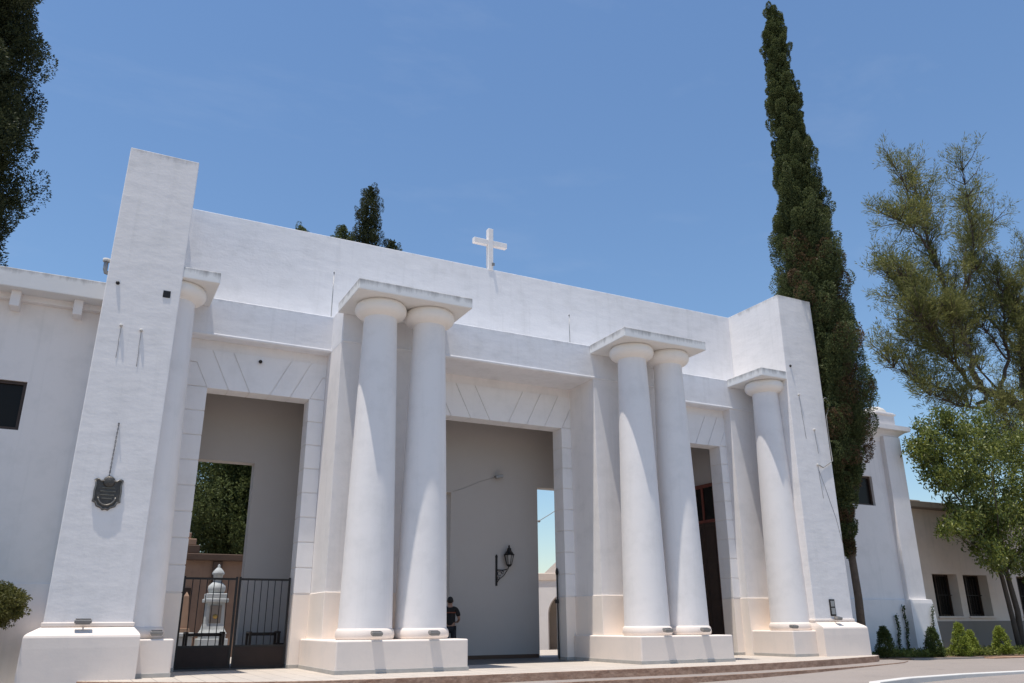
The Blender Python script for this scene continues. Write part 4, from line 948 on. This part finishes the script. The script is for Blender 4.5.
def broadleaf():
    global RNG; RNG = np.random.default_rng(31)
    o = thing('broadleaf_tree', (31.2, 1.5, ZG), 'dark glossy leaved tree in front of the beige building', 'tree')
    b = MB()
    limbs = [([(31.15, 1.5, ZG - .1), (31.05, 1.5, 1.2), (30.9, 1.5, 2.6), (30.6, 1.5, 4.0), (30.2, 1.5, 5.6), (29.8, 1.4, 7.2), (29.4, 1.4, 8.3)], [.20, .17, .15, .12, .09, .05, .02]),
             ([(31.5, 1.7, ZG - .1), (31.7, 1.7, 1.5), (31.6, 1.8, 3.0), (31.9, 1.9, 5.0), (32.4, 2.0, 7.2)], [.24, .2, .17, .12, .04]),
             ([(30.6, 1.5, 4.0), (29.4, 1.2, 4.9), (28.0, 1.1, 5.9), (26.9, 1.0, 6.9)], [.08, .06, .04, .015]),
             ([(30.2, 1.5, 5.6), (28.9, 1.8, 6.6), (27.4, 1.9, 7.4)], [.06, .04, .015]),
             ([(30.9, 1.5, 2.6), (29.8, .9, 3.4), (28.6, .7, 3.7), (27.3, .6, 4.1)], [.06, .045, .03, .012]),
             ([(31.7, 1.8, 3.0), (33, 1.2, 4.2), (34.2, 1.0, 5.5)], [.09, .06, .02]), ([(30.9, 1.5, 3.2), (30.0, .4, 4.8), (29.4, -.2, 6.3)], [.06, .04, .015])]
    for p, r in limbs: b.tube(p, [q * .62 for q in r], 8)
    b.build('trunk', M['pinebark'], o)
    blobs = [((29.6, 1.4, 6.9), 1.75, 80), ((28.2, 1.3, 6.7), 1.2, 46), ((27.2, 1.1, 7.2), .75, 20), ((27.4, 1.0, 6.1), .65, 16), ((29.2, 1.3, 8.2), .85, 22), ((30.8, 1.5, 5.6), 1.7, 70), ((29.3, 1.0, 5.1), 1.2, 42),
             ((32.4, 1.6, 6.3), 1.9, 80), ((31.2, 1.0, 4.1), 1.3, 44), ((33.6, 1.2, 4.9), 1.6, 50), ((28.2, .7, 4.5), .55, 14), ((27.2, .6, 4.3), .55, 14), ((29.2, .5, 3.5), .7, 18), ((30.3, .9, 3.2), .6, 14), ((32.8, 1.2, 3.3), 1.1, 30), ((31.0, 1.6, 7.6), 1.3, 40), ((28.6, 1.3, 8.3), .6, 14), ((27.6, 1.3, 7.9), .5, 10), ((26.6, 1.2, 7.0), .45, 9), ((33.2, 1.4, 7.8), 1.3, 40), ((30.0, 1.4, 4.2), .9, 24), ((34.2, 1.4, 5.6), 1.5, 50), ((33.4, 1.3, 2.6), .8, 20), ((31.6, 1.4, 8.6), .8, 18)]
    C = []
    for c, r, n in blobs:
        n = int(n * 1.25); q = unit(RNG.normal(size=(n, 3))) * (r * RNG.uniform(.35, 1.0, (n, 1)) ** 0.6) * np.array([1, .95, .8]); C.append(np.array(c) + q)
    C = np.concatenate(C); per = 38; n = len(C)
    rnd = unit(RNG.normal(size=(n, per, 3))); P = C[:, None] + rnd * RNG.uniform(.05, .34, (n, per, 1))
    d = unit(rnd * .45 + RNG.normal(size=(n, per, 3)) * .75)
    V, F = leaves(P.reshape(-1, 3), d.reshape(-1, 3), RNG.uniform(.11, .21, n * per), RNG.uniform(.045, .085, n * per))
    mesh_np('crown', V, F, M['broad'], o)
    o.location = (1.45, 1.15, -.25 - 0.05)
    o.location += Vector((31.2, 1.5, ZG)); o.scale = (1.0, 0.8, 1.07)
broadleaf()

def cone_shrub(x, y, z, h, r, mat, label, seed):
    global RNG; RNG = np.random.default_rng(seed)
    o = thing('conifer_shrub', (x, y, z), label, 'shrub', 'small pointed shrubs in the bed')
    MB().tube([(x, y, z - .05), (x, y, z + h * .7)], [.035, .012], 7).build('stem', M['trunk'], o)
    n = 190; t = RNG.uniform(0, 1, n) ** 1.3; th = RNG.uniform(0, 6.283, n); rr = r * (1 - t) ** 0.8 * np.minimum(1, .6 + 3 * t) * RNG.uniform(.6, 1.05, n)
    out = np.stack([np.cos(th), np.sin(th), np.zeros(n)], -1); C = np.array([x, y, z]) + out * rr[:, None] * .8; C[:, 2] += t * h * .86
    D = unit(np.array([0, 0, 1.0]) + out * .45 + RNG.normal(size=(n, 3)) * .15)
    V, F = plumes(C, D, np.full(n, .17), np.full(n, .05), 30, .055, .026); mesh_np('foliage', V, F, M[mat], o)
cone_shrub(23.85, 1.6, -.15, 0.98, .42, 'shrubdark', 'dark pointed shrub against the right pylon plinth', 41)
cone_shrub(25.75, 1.25, -.15, 0.95, .36, 'shrubdark', 'narrow dark shrub in front of the wing corner pilaster', 42)
cone_shrub(26.9, 1.05, -.15, 1.10, .40, 'shrub', 'largest bright green shrub under the first barred window', 43)
cone_shrub(27.5, 1.10, -.15, 0.80, .28, 'shrub', 'bright green shrub just right of the largest one', 45)
cone_shrub(29.0, 1.0, -.15, 0.95, .36, 'shrub', 'bright green pointed shrub under the second barred window', 44)

def vine(x, h, lean, label, seed):
    global RNG; RNG = np.random.default_rng(seed)
    o = thing('climbing_vine', (x, 2.7, -.2), label, 'vine', 'thin vines climbing the wing wall')
    pts = [(x + lean * (k / 8) + .04 * math.sin(k * 1.3 + seed), 2.76 if x > 26.8 else 2.85, -.25 + h * k / 8) for k in range(9)]
    if x > 26.8: pts = [(p[0], 2.58 + 0.012 * k, p[2]) for k, p in enumerate(pts)]
    MB().tube(pts, [.022 - .0015 * k for k in range(9)], 6).build('stem', M['trunk'], o)
    n = 420; t = RNG.uniform(0, 1, n); P = np.stack([np.interp(t * 8, range(9), [p[i] for p in pts]) for i in range(3)], 1) + RNG.normal(size=(n, 3)) * [.028, .012, .03]; P[:, 1] = np.minimum(P[:, 1], pts[0][1] + .03) - .04
    V, F = leaves(P, unit(RNG.normal(size=(n, 3)) + [0, -.6, 0]), RNG.uniform(.045, .08, n), RNG.uniform(.03, .045, n)); mesh_np('foliage', V, F, M['shrubdark'], o)
vine(26.05, 1.45, .08, 'short thin vine on the wing wall, left of the two beside the corner', 51)
vine(26.52, 1.75, .05, 'taller thin vine on the wing wall, nearest the corner pilaster', 52)
vine(27.45, 1.75, .35, 'thin vine climbing the corner pilaster of the right wing', 53)

def bush():
    global RNG; RNG = np.random.default_rng(61)
    o = thing('widened_clipped_bush', (-4.7, 1.5, ZG), 'olive green flat clipped bush at the left edge beside the left pylon, unseen width added for shade', 'bush')
    st = MB().tube([(-4.8, 1.5, ZG - .05), (-4.8, 1.5, .5), (-4.7, 1.5, 1.2)], [.16, .14, .09], 8)
    for k in range(7):
        t = k * .9 + .3; st.tube([(-4.8, 1.5, .35 + .05 * k), (-4.8 + 1.2 * math.cos(t), 1.5 + .6 * math.sin(t), .95), (-4.8 + 2.7 * math.cos(t), 1.5 + 1.0 * math.sin(t), 1.3)], [.08, .06, .02], 7)
    st.build('stem', M['trunk'], o)
    n = 6500; q = unit(RNG.normal(size=(n, 3))) * RNG.uniform(.35, 1.0, (n, 1)) ** .4; C = np.array([-4.75, 1.5, 1.36]) + np.sign(q) * np.abs(q) ** .8 * np.array([3.86, 1.45, .52])  # spread far out of view, added to shade the ground before the wing
    D = unit(q * [1, 1, .8] + [0, 0, .45] + RNG.normal(size=(n, 3)) * .3)
    near = C[:, 0] > -2.7
    V, F = plumes(C[near], D[near], np.full(near.sum(), .20), np.full(near.sum(), .07), 90, .045, .019)
    V2, F2 = plumes(C[~near], D[~near], np.full((~near).sum(), .20), np.full((~near).sum(), .08), 14, .09, .04)
    mesh_np('foliage', np.concatenate([V, V2]), np.concatenate([F, F2 + len(V)]), M['bush'], o)
bush()

# planting bed, its ground cover and kerbs
o = MB().prism([(22.6, 1.6), (24.4, 1.15), (27.2, .72), (31, .35), (48, -.2), (48, 4.4), (22.6, 4.4)], 'z', ZG - .05, -.135).build('planting_bed', M['soil']); o['kind'] = 'structure'
o = MB().prism([(24.4, 1.02), (26, .78), (27.3, .58), (27.3, .72), (26, .92), (24.4, 1.16)], 'z', ZG - .05, -.15, .008).build('bed_edging', M['pave']); o['kind'] = 'structure'
o = MB().prism([(27.3, .25), (31, -.1), (40, -.7), (48, -1), (48, -.2), (31, .45), (27.3, .75)], 'z', ZG - .05, -.16).build('bed_border', M['riser']); o['kind'] = 'structure'
def cover():
    global RNG; RNG = np.random.default_rng(71)
    n = 5200; x = RNG.uniform(24.2, 42, n); f = (x - 24) / 18; ylo = np.interp(x, [24, 27.2, 31, 48], [1.35, .95, .55, .1]); y = ylo + RNG.uniform(0, 1, n) ** 1.5 * 1.9
    dens = (np.sin(x * 2.3) + np.sin(x * 5.1 + y * 3) + RNG.normal(size=n) * .8) > .1; x, y = x[dens], y[dens]; n = len(x)
    C = np.stack([x, y, np.full(n, -.14)], 1); D = unit(np.array([0, 0, 1.0]) + RNG.normal(size=(n, 3)) * .35); h = RNG.uniform(.08, .26, n)
    V, F = plumes(C, D, h, np.full(n, .07), 9, .10, .04); mesh_np('ground_cover', V, F, M['ground_cover'])['kind'] = 'stuff'
cover()
def kerb():
    pts = [(13.2, -7.6), (13.6, -6.6), (14.6, -5.75), (16.2, -5.25), (18.3, -5.0), (20.5, -5.02), (24, -5.2), (34, -5.6), (60, -6.5)]
    inner = offset_edge(pts, -.22); poly = [p for p in pts] + inner[::-1]
    o = MB().prism(poly, 'z', ZG - .05, ZG + .19, .015).build('kerb', M['whitepaint']); o['kind'] = 'structure'
kerb()
